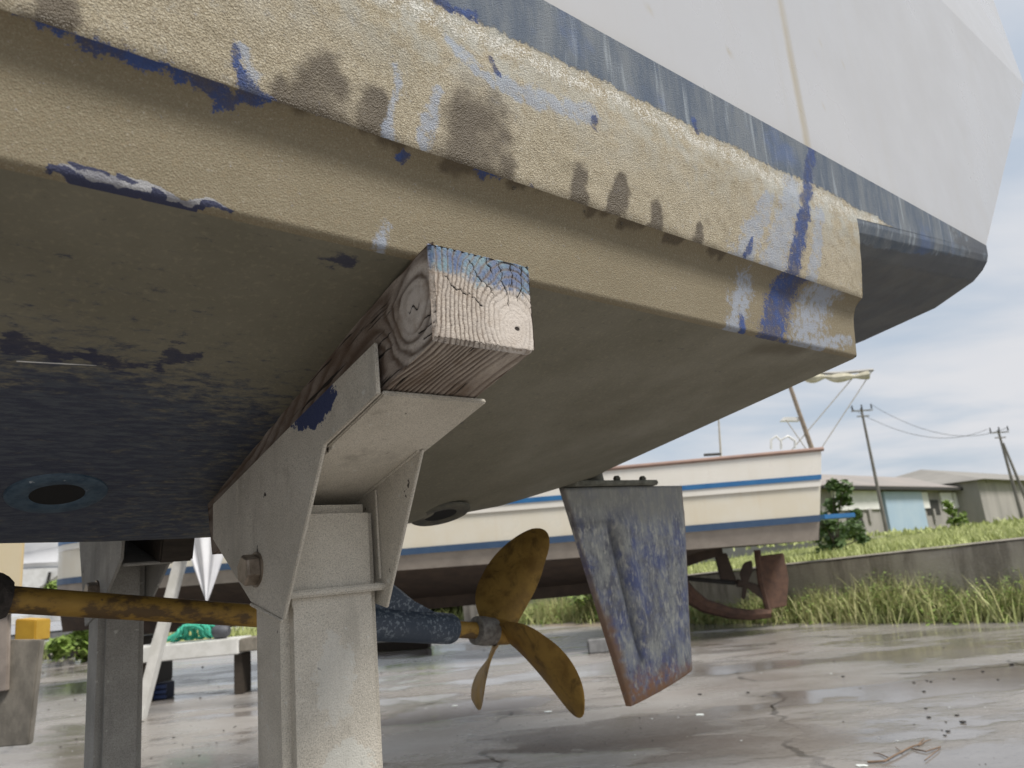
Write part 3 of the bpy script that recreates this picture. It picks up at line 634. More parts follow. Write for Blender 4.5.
# rudder
rud = thing('rudder', None, None); rud.parent = boat; rud.location = BOFF
RP = [(1.103, -.200), (1.742, -.192), (1.728, -.35), (1.690, -.60), (1.652, -.853), (1.305, -.915), (1.262, -.745), (1.185, -.48)]
nu, nv = 46, 60
def rpt(u, v):                                          # u leading to trailing, v top to bottom
    le = np.array([np.interp(v, [0, 1], [1.103, 1.305]), np.interp(v, [0, 1], [-.200, -.915])]); te = np.array([np.interp(v, [0, .25, .6, 1], [1.742, 1.728, 1.690, 1.652]), np.interp(v, [0, 1], [-.192, -.853])])
    return le+(te-le)*u
F_ = np.zeros((nu+1, nv+1, 3)); B_ = np.zeros((nu+1, nv+1, 3)); ru = np.zeros((nu+1, nv+1)); di = np.zeros((nu+1, nv+1))
for i in range(nu+1):
    for j in range(nv+1):
        u, v = i/nu, j/nv; p = rpt(u, v); base = .008+.018*math.sin(math.pi*min(1, u*.98+.01))**.6
        stock = .014*math.exp(-((u-.36)/.05)**2)*(1-sstep(.72, .8, v))*sstep(.12, .18, v)-.015*math.exp(-((u-.27)/.03)**2)*(1-sstep(.75, .85, v))*sstep(.16, .22, v)
        di[i, j] = math.exp(-((u-.265)/.03)**2)*(1-sstep(.78, .9, v))*sstep(.15, .22, v)*.9+.5*math.exp(-((v-.17)/.02)**2)*(u < .3)
        F_[i, j] = (p[0], HB-base-stock, p[1]); B_[i, j] = (p[0], HB+base+stock, p[1])
        ru[i, j] = max(sstep(.10, .02, u+.05*(float(_tab[(j*37) % 4096])-.5))*sstep(.50, .66, v)*.9, sstep(.95, .99, v)*.7, sstep(.016, .004, u)*(.2+.6*sstep(.3, .6, v)), sstep(.985, .998, u)*.4) if True else 0
nz = fbm(F_*30); F_[..., 1] -= (nz-.5)*.004
b = MB().grid(F_); k0 = (nu+1)*(nv+1); b.grid(B_)
def a_(i, j): return i*(nv+1)+j
for j in range(nv): b.f += [(a_(0, j), a_(0, j+1), k0+a_(0, j+1), k0+a_(0, j)), (a_(nu, j), k0+a_(nu, j), k0+a_(nu, j+1), a_(nu, j+1))]
for i in range(nu): b.f += [(a_(i, 0), k0+a_(i, 0), k0+a_(i+1, 0), a_(i+1, 0)), (a_(i, nv), a_(i+1, nv), k0+a_(i+1, nv), k0+a_(i, nv))]
b.build('blade', M_rudder, rud, bevel=None, smooth=True, attrs={'rust': np.concatenate([ru.ravel(), ru.ravel()]), 'groove_dark': np.concatenate([di.ravel(), di.ravel()])})
M_mossy = simple('mossy grey metal', (.20, .20, .165), (.09, .09, .07), 30, .8, bump=.5)
b = MB().slab([(1.13, HB-.045, -.196), (1.56, HB-.045, -.192), (1.585, HB, -.191), (1.56, HB+.045, -.192), (1.13, HB+.045, -.196), (1.11, HB, -.196)], (0, 0, .018)); b.build('top_flange', M_mossy, rud, bevel=.004)
b = MB().tube([(1.27, HB, -.19), (1.262, HB, -.12)], [.034, .03], 16); b.build('rudder_stock', M_mossy, rud, smooth=True)
for s_ in (1.36, 1.50):
    b = MB().tube([(s_, HB-.022, -.176), (s_, HB-.022, -.166), (s_, HB-.022, -.158)], [.012, .014, .008], 6); b.build('bolt', M_mossy, rud)

# ================================================================== BOAT STANDS
A_P = R(15); AX = np.array([0, math.cos(A_P), -math.sin(A_P)]); AN = np.array([0, math.sin(A_P), math.cos(A_P)])
TS0, TY0, TZ0, TW, TH = -.1215, -.043, .0046, .186, .1368        # timber: left, near end, top, width, height
def tpt(x, u, n): return np.array([TS0+x, TY0, TZ0])+AX*u+AN*n
def stand(mirror, mat, label):
    sg = -1 if mirror else 1
    def mm(p): p = np.asarray(p, float); return (-.065+(p[0]+.04)*.62-.05, 2*HB-p[1], p[2]) if mirror else tuple(p)
    cy = 2*HB-.49 if mirror else .49
    WS = .62 if mirror else 1.0; dS = -.052 if mirror else 0
    root = thing('boat_stand', label, 'stand', hull_pt(-.05, cy, -1.4454), HROT, 'boat stands')
    off = (.05, -cy, 1.4454)
    def slab(name, pts, d, bev=.002, mt=None, seg=2):
        b = MB(); p = [mm(q) for q in pts]; d = np.array(d, float)
        if mirror: d[1] *= -1
        b.slab(p, d); return b.build(name, mt or mat, root, off, bevel=bev, seg=seg, smooth=seg > 2)
    x0, x1 = TS0-.0025, TS0+TW+.0025
    y0, y1 = .416, .545                                    # post front and back
    sl_, sr_ = -.1370, .0455
    # post: rounded square tube
    slab('post', [(sl_, y0, -1.435), (sr_, y0, -1.435), (sr_, y1, -1.435), (sl_, y1, -1.435)], (0, 0, 1.435-.303), .017, None, 4)
    slab('base_plate', [(-.24, .32, -1.4454), (.16, .32, -1.4454), (.16, .66, -1.4454), (-.24, .66, -1.4454)], (0, 0, .012))
    # channel: base under the timber, upright cheek each side
    sT = -TH-.001
    slab('channel_base', [tpt(-.0015, .180, sT), tpt(TW+.002, .178, sT), tpt(TW+.002, .835, sT), tpt(-.0015, .835, sT)], AN*-.008, .0022)
    sp = [tpt(0, .165, -TH+.070), tpt(0, .180, -TH-.009), tpt(0, .352, -TH-.009), np.array([0, .405, -.492]), np.array([0, .540, -.460]), tpt(0, .842, -TH+.012), tpt(0, .83, -TH+.083), tpt(0, .40, -TH+.076)]
    slab('side_plate', [np.array([TS0-.0085-.0325*(-.06-q[2]), q[1], q[2]]) for q in sp], (.0065, 0, 0), .0016)
    slab('cheek_plate', [tpt(TW+.002, u, n_) for u, n_ in [(.205, -TH+.0005), (.205, -TH+.03), (.82, -TH+.035), (.82, -TH+.0005)]], (.0065, 0, 0), .002)
    # gussets either side of the post
    def gus(xx, t): return [tpt(xx, .352, -TH-.010), np.array([xx+TS0, .405, -.492]), np.array([xx+TS0, .535, -.462]), tpt(xx, .825, -TH-.010)]
    slab('gusset_plate', gus(TW-.014, 0), (.0065, 0, 0), .0015)
    # tie plate across the front
    slab('tie_plate', [(sl_-.002, .402, -.460), (.058, .402, -.460), (.058, .4155, -.460), (sl_-.002, .4155, -.460)], (0, 0, .012), .003)
    # pivot bolt
    bx = TS0-.0185; c = mm((bx, .517, -.405)); b = MB().tube([(c[0]+.001, c[1], c[2]), (c[0]-.004, c[1], c[2])], [.031, .031], 24); w_ = b.build('washer', M_bolt, root, off, bevel=.0008)
    b = MB().tube([(c[0]-.004, c[1], c[2]), (c[0]-.0235, c[1], c[2]), (c[0]-.027, c[1], c[2])], [.0275, .0275, .0245], 6); b.v = [(x_, c[1]+(y_-c[1])*math.cos(.35)-(z_-c[2])*math.sin(.35), c[2]+(y_-c[1])*math.sin(.35)+(z_-c[2])*math.cos(.35)) for x_, y_, z_ in b.v]; b.build('bolt', M_bolt, root, off, bevel=.0008, seg=1)
    return root
st1 = stand(False, M_stand, 'cream painted steel boat stand in front, with large hex bolt and gusset plates')
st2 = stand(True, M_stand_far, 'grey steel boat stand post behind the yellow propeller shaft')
# weld beads and a scuffed patch on the near post
b = MB()
pts = []
for i in range(60):
    y = .405+.13*i/59; pts.append((TS0-.0225-.0005, y, -.492+.030*i/59-.0015+.0006*math.sin(i*2.1)))
b.tube(pts, [.0022+.0009*abs(math.sin(i*1.7)) for i in range(60)], 6); b.build('weld_bead', M_stand, st1, (.05, -.49, 1.4454), smooth=True)
def bead(p, q, n_=46, r=.0022):
    b = MB(); p = np.array(p); q = np.array(q); b.tube([p+(q-p)*i/n_+np.array([0, 0, .0008*math.sin(i*2.3)]) for i in range(n_+1)], [r+.0009*abs(math.sin(i*1.6+.3)) for i in range(n_+1)], 6); b.build('weld_bead', M_stand, st1, (.05, -.49, 1.4454), smooth=True)
bead((-.1255, .4145, -.449), (.044, .4145, -.449), 60); bead((TS0-.0005, .4135, -.475), (TS0-.0005, .4155, -.35), 40); bead((.0475, .4135, -.44), (.0475, .4155, -.28), 50)
bead(tpt(.004, .355, -TH-.0105), tpt(.004, .56, -TH-.0105), 70); bead(tpt(TW-.016, .36, -TH-.0105), tpt(TW-.016, .56, -TH-.0105), 60)
# the timbers
def ring_field(p):                                       # p local: x across, u along, n up (0 at top, -TH at bottom)
    x, u, n = p[..., 0], p[..., 1], p[..., 2]
    q = np.stack([x*14, u*2.0, n*14], -1); dx = (fbm(q)-.5)*.022; dz = (fbm(q+31)-.5)*.022
    cx_ = .146+.05*u-.02*np.sin(u*7); cz_ = -.100-.03*u
    pn = p*np.array([150, 20, 150.]); dx = dx+.0030*(fbm(pn)-.5); dz = dz+.0030*(fbm(pn+7)-.5)
    d = np.sqrt(((x-cx_+dx)*1.0)**2+((n-cz_+dz)*.82)**2)
    # knot on the side, just behind the end
    k = np.sqrt(((u-.060)/1.35)**2+(n+.068)**2); kx = np.exp(-(x/.06)**2)
    d = d+.05*kx*np.exp(-(k/.05)**2)
    return d, k, kx
def timber_faces(L_):
    b = MB(); A = {'ring': [], 'crack': [], 'paint': [], 'shade': [], 'bare': []}
    def face(P, nrm, kind):
        P = P.copy(); a_, b_, _ = P.shape; d, k, kx = ring_field(P); ph = d/.0098+.9*fbm(P*np.array([26, 5, 26.]))+1.5*np.sqrt(d/.1)
        fr = ph-np.floor(ph); ring = 1-np.exp(-((fr-.5)/((.10+.09*fbm(P*55+3)) if kind == 'end' else .22))**2)*sstep(.0, .05, d)*(.75+.9*(fbm(P*np.array([30, 6, 30.]))-.25)); ring = np.clip(ring*(.72+.4*fbm(P*np.array([170, 30, 170.]))), 0, 1)
        x, u, n = P[..., 0], P[..., 1], P[..., 2]
        # rounded worn arrises
        cx_, cz_ = TW/2, -TH/2
        ex = np.abs(x-cx_)/(TW/2); en = np.abs(n-cz_)/(TH/2)
        crack = np.zeros(ring.shape); paint = np.zeros(ring.shape); shade = np.zeros(ring.shape); bare = np.zeros(ring.shape)
        if kind == 'end':
            ang = np.arctan2(n+.100, x-.146); rad = np.hypot(x-.146, n+.100)
            for a0, r0, r1 in ((2.75, .05, .15), (2.3, .045, .13), (1.85, .02, .11), (1.35, .03, .12), (2.05, .07, .16), (1.6, .05, .12), (.9, .03, .06)):
                wob = .30*(fbm(np.stack([rad*45, rad*0+a0*9, rad*0], -1))-.5)
                w = .0007*(.6+1.3*vnoise(np.stack([rad*90, rad*0+a0, rad*0], -1))); crack = np.maximum(crack, sstep(1.7, .4, np.abs((ang-a0+wob+math.pi) % (2*math.pi)-math.pi)*rad/w)*sstep(r0, r0+.02, rad)*sstep(r1, r1-.03, rad))
            na = 9+np.floor(ph)*3.2; t_ = ang/(2*math.pi)*na*2+_tab[(np.floor(ph).astype(np.int64)*131) & 4095]*7+.5*fbm(P*60); cell = np.floor(t_)+np.floor(ph)*57; hsh = _tab[(cell.astype(np.int64)*7919) & 4095]; fa = t_-np.floor(t_)
            crack = np.maximum(crack, (hsh > .35)*sstep(.09, .02, np.abs(fa-.5))*.62*sstep(.03, .055, rad))
            crack = np.maximum(crack, sstep(.0065, .004, np.hypot((x-.150)*1.0, (n+.102)*1.6))*.7)
            paint = sstep(-.066, -.018, n+.10*(x-.09)+.045*(fbm(P*30)-.5))
            bare = sstep(.085, .03, rad)*(.6+.6*(fbm(P*50)-.3))
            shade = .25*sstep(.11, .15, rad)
        elif kind == 'left':
            kk = sstep(.040, .022, k+.012*(fbm(P*60)-.5)); bare = .75*kk*sstep(.2, 0, u); ring = ring*(1-kk*.7)+kk*.7*(.55+.6*fbm(P*130))
            crack = sstep(.0018, .0006, np.abs((n+.066)-.25*(u-.06)+.004*np.sin(u*300)))*sstep(.018, .012, np.abs(u-.055))
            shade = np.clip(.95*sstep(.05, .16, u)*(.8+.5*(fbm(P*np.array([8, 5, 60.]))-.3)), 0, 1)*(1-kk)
            gz = fbm(np.stack([x*0, u*6, n*150], -1)); crack = np.maximum(crack, .9*sstep(.66, .76, gz)*sstep(.08, .14, u))
            for n0, u0, u1 in ((-.112, -.0, .05), (-.098, .0, .03), (-.125, .0, .035)): crack = np.maximum(crack, sstep(.0014, .0004, np.abs(n-n0-.1*(u-u0)))*(u > u0)*(u < u1))
            paint = .45*sstep(-.02, -.006, n)*sstep(.04, .01, u)
        elif kind == 'bottom':
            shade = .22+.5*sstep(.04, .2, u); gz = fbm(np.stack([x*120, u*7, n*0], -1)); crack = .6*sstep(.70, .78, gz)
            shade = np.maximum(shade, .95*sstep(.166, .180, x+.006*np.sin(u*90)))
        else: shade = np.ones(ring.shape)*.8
        depth = -(.0020 if kind == 'end' else .0022)*(1-ring)-.0025*crack
        P = P+np.asarray(nrm)*depth[..., None]
        # round over
        rr = .003+.006*fbm(np.stack([u*25, x*9, n*9], -1)); 
        if kind == 'end': e = np.maximum(sstep(1-2*rr/TW*1.2, 1, ex), sstep(1-2*rr/TH*1.2, 1, en)); P[..., 1] += .006*e*e
        else: e = sstep(.012, 0, u)*1.0; P = P+np.asarray(nrm)*(-.004*e*e)[..., None]
        cr0 = np.hypot(np.clip(P[..., 0]-(TW-.022), 0, 1), np.clip(-(TH-.022)-P[..., 2], 0, 1)); kk_ = np.where(cr0 > .022, .022/np.maximum(cr0, 1e-6), 1.0); on_ = (P[..., 0] > TW-.022) & (P[..., 2] < -(TH-.022))
        P[..., 0] = np.where(on_, TW-.022+(P[..., 0]-TW+.022)*kk_, P[..., 0]); P[..., 2] = np.where(on_, -(TH-.022)+(P[..., 2]+TH-.022)*kk_, P[..., 2])
        Q = np.array([TS0, TY0, TZ0])+P[..., :1]*np.array([1, 0, 0])+P[..., 1:2]*AX+P[..., 2:3]*AN
        b.grid(Q)
        for kx_, arr in (('ring', ring), ('crack', crack), ('paint', paint), ('shade', shade), ('bare', bare)): A[kx_].append(arr.ravel())
    def G(a, b_, f): return np.array([[f(p, q) for q in b_] for p in a])
    xs = np.linspace(0, TW, 190); nsm = np.linspace(0, -TH, 140); us = np.concatenate([np.linspace(0, .18, 110), np.linspace(.183, L_, 170)])
    slope_end = .31*0                                     # end is sawn a little out of square
    def cut(n): return -.31*n*0
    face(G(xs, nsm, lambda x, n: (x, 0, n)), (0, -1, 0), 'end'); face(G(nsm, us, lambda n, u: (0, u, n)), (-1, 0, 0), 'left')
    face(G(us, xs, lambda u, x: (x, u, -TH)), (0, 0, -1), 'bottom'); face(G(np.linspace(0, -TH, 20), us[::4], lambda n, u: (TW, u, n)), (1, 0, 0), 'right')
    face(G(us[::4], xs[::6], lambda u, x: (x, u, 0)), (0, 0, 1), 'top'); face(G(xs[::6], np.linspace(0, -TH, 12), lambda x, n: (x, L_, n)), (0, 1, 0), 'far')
    return b, {k: np.concatenate(v) for k, v in A.items()}
tb, ta = timber_faces(.90)
# saw cut out of square: the lower edge of the end sits further in
tm = thing('timber_bearer', 'weathered timber block with blue paint on its cracked end, under the white boat', 'timber', hull_pt(-.03, .3, -.25), HROT)
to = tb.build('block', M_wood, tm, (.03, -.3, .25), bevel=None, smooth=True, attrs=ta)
V = np.zeros(len(to.data.vertices)*3); to.data.vertices.foreach_get('co', V); V = V.reshape(-1, 3)
loc = V-np.array([TS0, TY0, TZ0]); u_ = loc@AX; n_ = loc@AN; V += AX*(-.29*n_*np.clip(1-u_/.2, 0, 1))[:, None]*1.0
to.data.vertices.foreach_set('co', V.ravel()); to.data.update()
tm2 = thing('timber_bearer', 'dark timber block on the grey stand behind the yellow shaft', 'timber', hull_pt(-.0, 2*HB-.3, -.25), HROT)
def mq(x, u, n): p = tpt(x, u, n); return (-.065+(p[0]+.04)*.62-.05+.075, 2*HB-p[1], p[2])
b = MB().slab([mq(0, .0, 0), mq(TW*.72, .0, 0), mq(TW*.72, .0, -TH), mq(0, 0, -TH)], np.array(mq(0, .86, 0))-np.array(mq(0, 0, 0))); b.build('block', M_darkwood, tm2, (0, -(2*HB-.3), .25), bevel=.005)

# ================================================================== YARD BEYOND
def wthing(name, label, cat, P, group=None):
    t = thing(name, label, cat, tuple(map(float, P)), 0, group); return t, tuple(-float(c) for c in P)
WA = np.array([2.27, 12.58, 0]); WD = np.array([.628, -.778, 0]); WN = np.array([.778, .628, 0])
def wall_pt(t, d, z): return WA+WD*t+WN*d+np.array([0, 0, z])
def wall_top(t): return np.interp(t, [-6, 0, 5, 11], [.62, .65, .82, .90])
def concrete_mat():
    m = Mat('stained retaining wall', .9); n = m.noise(1.6, 6, .65); st = m.noise(3.2, 6, .7, m.vec((1, 1, .16))); f = m.noise(30, 5, .7); z = m.xyz()[2]
    c = m.mix(m.rng(n, .3, .7), (.44, .395, .335), (.32, .285, .24)); c = m.mix(m.math('MULTIPLY', m.rng(st, .45, .66), .65), c, (.12, .10, .08))
    c = m.mix(m.math('MULTIPLY', m.rng(f, .5, .75), .4), c, (.38, .36, .33)); m.col(c); m.bump(f, .6, .02); return m.m
M_wall = concrete_mat()
wl, wo_ = wthing('retaining_wall', 'low stained concrete wall with weeds along its foot', 'wall', wall_pt(3, 0, 0))
b = MB(); ts = np.linspace(-6, 11, 70); P = np.zeros((70, 6, 3))
for i, t in enumerate(ts):
    h = wall_top(t)+.03*(vnoise(np.array([t*1.7, 0, 0]))-.5)
    for j, (d, z) in enumerate(((0, -.05), (-.005, h-.12), (.0, h-.03), (.03, h), (.27, h), (.30, -.05))): P[i, j] = wall_pt(t, d+.03*(vnoise(np.array([t*2.3, z*4, 3.]))-.5), z)
b.grid(P); b.build('wall_body', M_wall, wl, wo_, smooth=True)
b = MB(); P = np.zeros((40, 3, 3))
for i, t in enumerate(np.linspace(-6, 11, 40)):
    h = wall_top(t)
    for j, (d, z) in enumerate(((-.02, h+.004), (.10, h+.022), (.33, h+.006))): P[i, j] = wall_pt(t, d, z)
b.grid(P); b.build('coping', simple('pale coping', (.25, .225, .185), (.17, .155, .125), 9, .9, bump=.5), wl, wo_)
# bank behind the wall
M_bank = simple('grassy earth', (.17, .20, .05), (.20, .21, .07), 3, .95, bump=.8, bd=.05)
bank_n = 40
def bank_z(t, d): return wall_top(np.clip(t, -6, 11))-.04+.42*sstep(0, 26, d)+.10*(vnoise(np.array([t*.5, d*.4, 1.]))-.5)
b = MB(); ds = [.28, 1, 2, 3.5, 5, 7, 10, 14, 20, 28, 40, 70, 140, 400]; P = np.zeros((60, len(ds), 3))
for i, t in enumerate(np.concatenate([np.linspace(-300, -7, 12), np.linspace(-6, 11, 36), np.linspace(13, 260, 12)])):
    for j, d in enumerate(ds):
        z = bank_z(t, d) if -6 <= t else bank_z(-6, d)*(sstep(-9, -6, t))*sstep(-60, -6, t)-.03
        P[i, j] = wall_pt(t, d, z)
tag(b.grid(P).build('bank', M_bank, smooth=True), kind='structure')
b = MB(); P = np.zeros((24, 8, 3))
for i in range(24):
    for j in range(8):
        t = -3+i*.17; d = -.9+j*.12; e = math.sin(math.pi*i/23)*math.sin(math.pi*j/7); P[i, j] = wall_pt(t, d-.5*0, -.01+.05*e*(.6+.8*vnoise(np.array([t*5, d*7, 0]))))
tag(b.grid(P).build('silt', simple('damp silt', (.26, .21, .155), (.20, .165, .125), 7, .7, bump=.4), smooth=True), kind='structure')

# grass and weeds
def leaf_mat(name, a, b_):
    m = Mat(name, .6); n = m.noise(3.5, 4, .6); m.col(m.mix(m.rng(m.noise(40, 2), .3, .7), m.mix(m.rng(n, .35, .65), a, b_), tuple(x*1.25 for x in b_)))
    m.p.inputs['Subsurface Weight'].default_value = 0; return m.m
M_weed = leaf_mat('pale weeds', (.32, .36, .12), (.46, .44, .22)); M_grass = leaf_mat('bank grass', (.24, .29, .09), (.37, .40, .16)); M_leaf = leaf_mat('shrub leaves', (.035, .075, .018), (.07, .12, .03)); M_leaf2 = leaf_mat('light shrub leaves', (.10, .17, .03), (.17, .24, .05))
def blades(name, N, where, hgt, wid, mat, lean=.35):
    v = []; f = []
    for _ in range(N):
        p = where(); 
        if p is None: continue
        h = hgt*(.22+.95*random.random()**1.6)*p[3]; a = random.uniform(0, 6.28); c, s_ = math.cos(a), math.sin(a); w = wid*random.uniform(.6, 1.4); l = random.uniform(0, lean)*h; la = random.uniform(0, 6.28); lx, ly = l*math.cos(la), l*math.sin(la)
        k = len(v); x, y, z = p[:3]; v += [(x-c*w, y-s_*w, z), (x+c*w, y+s_*w, z), (x+c*w*.8+lx*.4, y+s_*w*.8+ly*.4, z+h*.55), (x-c*w*.8+lx*.4, y-s_*w*.8+ly*.4, z+h*.55), (x+lx, y+ly, z+h)]
        f += [(k, k+1, k+2, k+3), (k+3, k+2, k+4)]
    me = bpy.data.meshes.new(name); me.from_pydata(v, [], f); o = link(name, me, mat); return tag(o, kind='stuff')
def cl(t, sc=1.3, off=0): return float(vnoise(np.array([t*sc, off, 2.2])))
def at_foot():
    t = random.uniform(-4.5, 7.5); d = -abs(random.gauss(0, .24)); k = (.45+.85*cl(t, 1.1))*(.75+.5*cl(t, 4, 7)); k *= np.interp(t, [-4, 1.2, 2.5, 5, 7], [1.0, 1.0, 1.1, 1.75, 1.9]); return (*wall_pt(t, d-.02, 0), k)
blades('weeds', 12000, at_foot, .46, .0055, M_weed, .8)
blades('green_weeds', 6000, at_foot, .33, .010, M_grass, 1.0)
def leafy(name, N, where, hgt, mat, leaf):
    v = []; f = []
    for _ in range(N):
        x, y, z, k = where(); h = hgt*k*random.uniform(.35, 1.1); lx, ly = random.gauss(0, .12)*h, random.gauss(0, .12)*h
        for q in range(random.randint(7, 13)):
            t = random.random(); a = random.uniform(0, 6.28); l = leaf*random.uniform(.5, 1.3)*(1.15-.6*t); c = Vector((x+lx*t+math.cos(a)*l*.8, y+ly*t+math.sin(a)*l*.8, z+h*t)); d = Vector((math.cos(a), math.sin(a), random.uniform(-.5, .5))).normalized()*l; w = Vector((-math.sin(a), math.cos(a), random.uniform(-.4, .4)))*l*.42
            i = len(v); v += [tuple(c-d), tuple(c+w), tuple(c+d), tuple(c-w)]; f.append((i, i+1, i+2, i+3))
    me = bpy.data.meshes.new(name); me.from_pydata(v, [], f); return tag(link(name, me, mat), kind='stuff')
leafy('broadleaf_weeds', 3200, at_foot, .48, M_leaf2, .035)
def on_bank():
    t = random.uniform(-6, 10); d = .3+random.random()**1.6*22; return (*wall_pt(t, d, float(bank_z(t, d))-.02), .5+.9*cl(t, .9, d*.4))
blades('bank_grass', 16000, on_bank, .17, .012, M_grass, .8)
def far_bank():
    t = random.uniform(-14, 30); d = random.uniform(20, 55); return (*wall_pt(t, d, float(bank_z(min(max(t, -6), 11), d))-.02), .6+.8*cl(t, .3, d*.2))
blades('far_grass', 9000, far_bank, .26, .05, M_grass, .9)
def verge():
    x = random.uniform(-16, 2); y = 17.5+.05*(x+8)**2*.2+abs(random.gauss(0, 2.2)); return (x, y, 0, .5+.9*cl(x, .8, y*.4))
blades('verge_grass', 9000, verge, .34, .018, M_grass, .8)
# shrubs: many small leaves on stems
def shrub(label, P, rx, rz, n, mat, name='shrub', leaf=.09):
    t, off = wthing(name, label, 'shrub', P); P = np.array(P, float); b = MB(); fl = MB()
    clumps = [(random.gauss(0, .5)*rx, random.gauss(0, .5)*rx, abs(random.gauss(.48, .30))*rz, random.uniform(.25, .45)*min(rx, rz)) for _ in range(16)]
    for (x, y, z, r) in clumps[:9]: b.tube([P, P+np.array([x*.4, y*.4, z*.6]), P+np.array([x, y, z])], [.03*rz/2, .02*rz/2, .008], 5)
    for _ in range(n):
        x, y, z, r = random.choice(clumps); d = Vector((random.gauss(0, 1), random.gauss(0, 1), random.gauss(0, 1))).normalized()*r*random.random()**.4
        c = Vector(P)+Vector((x, y, z))+d
        if c.z < P[2]+.01: continue
        a = Vector((random.gauss(0, 1), random.gauss(0, 1), random.gauss(0, .6))).normalized(); w = a.cross(Vector((random.gauss(0, 1), random.gauss(0, 1), 1))).normalized(); l = leaf*random.uniform(.6, 1.4)
        fl.add([c-a*l, c+w*l*.45, c+a*l, c-w*l*.45], [(0, 1, 2, 3)])
    b.build('stem', M_darkwood, t, off, smooth=True)
    me = bpy.data.meshes.new('foliage'); me.from_pydata(fl.v, [], fl.f); link('foliage', me, mat, t, off)
q = at(832, 540, 20); shrub('dark green shrub behind the cream boat stern', (q[0]+.1, 20, .7), .55, 1.75, 1700, M_leaf, leaf=.09)
q = at(850, 545, 26); shrub('low green bush between the cream boat stern and the blue warehouse door', (q[0], 26, .85), .8, .75, 1000, M_leaf, leaf=.09)
q = at(955, 522, 30); shrub('small bush in front of the white warehouse panels', (q[0], 30, 1.0), .35, .8, 450, M_leaf2, leaf=.10)
q = at(604, 610, 13.3); shrub('bright bush by the wall seen between propeller and rudder', (q[0]+.1, 13.6, 0), .45, .75, 900, M_leaf2, leaf=.07)
q = at(410, 600, 18); shrub('green bush beyond the blue strut', (q[0], 18.5, 0), 1.0, 1.0, 1100, M_leaf2, leaf=.09)
q = at(72, 585, 16.5); shrub('light green bush beside the white launch', (-8.75, 15.6, .0), .55, 1.75, 1500, M_leaf2, leaf=.10)

# ------------------------------------------------------------------ cream boat broadside
M_cream = gel_material('cream topsides', (.73, .69, .59), (.70, .64, .51), (.55, .38, .18)); M_upper = gel_material('off white bulwark', (.76, .73, .67), (.72, .69, .62), (.55, .40, .25))
M_stripe = simple('blue stripe', (.02, .12, .30), (.03, .15, .34), 6, .4); M_stripe2 = simple('slate stripe', (.035, .075, .15), (.05, .095, .17), 8, .5)
M_band = simple('pinkish underwater paint', (.34, .295, .25), (.27, .235, .20), 6, .8, bump=.3); M_under = simple('brown underwater paint', (.085, .06, .045), (.055, .04, .032), 6, .85)
M_cap = simple('red brown rail', (.33, .21, .16), (.26, .17, .14), 9, .6)
bt, bo = wthing('motor_boat', 'cream boat with two blue stripes propped up across the yard', 'boat', (.8, 10.25, .05))
CY = 10.25
def hw(x): return 1.25*np.where(x > -1.6, 1.0, np.sqrt(np.clip(1-((-1.6-x)/4.5)**2, 0, 1)))
def sheer(x): return 2.035+.012*np.clip(2.5-x, 0, 9)**2*np.where(x < .5, 1, .2)*.6
xs_ = np.concatenate([np.linspace(-6.06, -2.4, 18), np.linspace(-2, 3.3, 22)])
def zc(x): return 1.075-.02*x
def zs2(x): return 1.292-.0117*x
def zs1(x): return 1.757-.014*x
def strip(zlo, zhi, ylo, yhi, rake, mat, name, dy=0, thick=None):
    for sg in (-1, 1):
        b = MB(); P = np.zeros((len(xs_), 2, 3))
        for i, x in enumerate(xs_):
            for j, (zf, yf) in enumerate(((zlo, ylo), (zhi, yhi))):
                z = float(zf(x)); P[i, j] = (x+rake*(z-1.0)*np.interp(x, [2, 3.3], [0, 1])+.03*np.interp(x, [2, 3.3], [0, 1]), CY+sg*(hw(x)*yf+dy), z)
        o = b.grid(P if sg < 0 else P[:, ::-1]).build(name, mat, bt, bo, smooth=True, bevel=None)
rk = .19
strip(lambda x: zs2(x)+.03, lambda x: zs1(x)-.10, .985, .995, rk, M_cream, 'topside')
strip(lambda x: zs1(x)-.10, sheer, 1.0, 1.0, rk, M_upper, 'bulwark', .012)
strip(zc, lambda x: zs2(x)+.03, .95, .985, rk, M_band, 'bottom_band')
strip(lambda x: zs2(x)-.04, lambda x: zs2(x)+.035, .986, .99, rk, M_stripe2, 'lower_stripe', .012)
strip(lambda x: zs1(x)-.024, lambda x: zs1(x)+.032, 1.0, 1.0, rk, M_stripe, 'upper_stripe', .022)
for sg in (-1, 1):
    b = MB(); b.tube([(x+(rk*1.05+.05)*np.interp(x, [2, 3.3], [0, 1]), CY+sg*(hw(x)+.015), float(sheer(x))) for x in xs_], .024, 8); b.build('rail_cap', M_cap, bt, bo, smooth=True)
def zk(x): return np.interp(x, [-7.2, .6, 1.2, 1.9, 2.4, 3.4], [.62, .60, .62, .80, .93, .985])
b = MB(); P = np.zeros((len(xs_), 5, 3))
for i, x in enumerate(xs_):
    for j, (yf, m_) in enumerate(((-.95, 0), (-.5, .45), (0, 1), (.5, .45), (.95, 0))): P[i, j] = (x, CY+hw(x)*yf, zc(x)*(1-m_)+(zk(x)+.12)*m_)
b.grid(P).build('underbody', M_under, bt, bo, smooth=True)
b = MB(); kp = [(x, float(zk(x))) for x in np.linspace(-5.6, 2.5, 30)]
b.slab([(x, CY-.07, z) for x, z in kp]+[(2.5, CY-.07, 1.15), (-5.6, CY-.07, 1.15)], (0, .14, 0)); b.build('keel', M_under, bt, bo)
b = MB(); b.add([(3.345, CY-1.187, 1.01), (3.345, CY+1.187, 1.01), (3.53, CY+1.25, 2.035), (3.53, CY-1.25, 2.035)], [(0, 1, 2, 3)]); b.build('transom', M_upper, bt, bo)
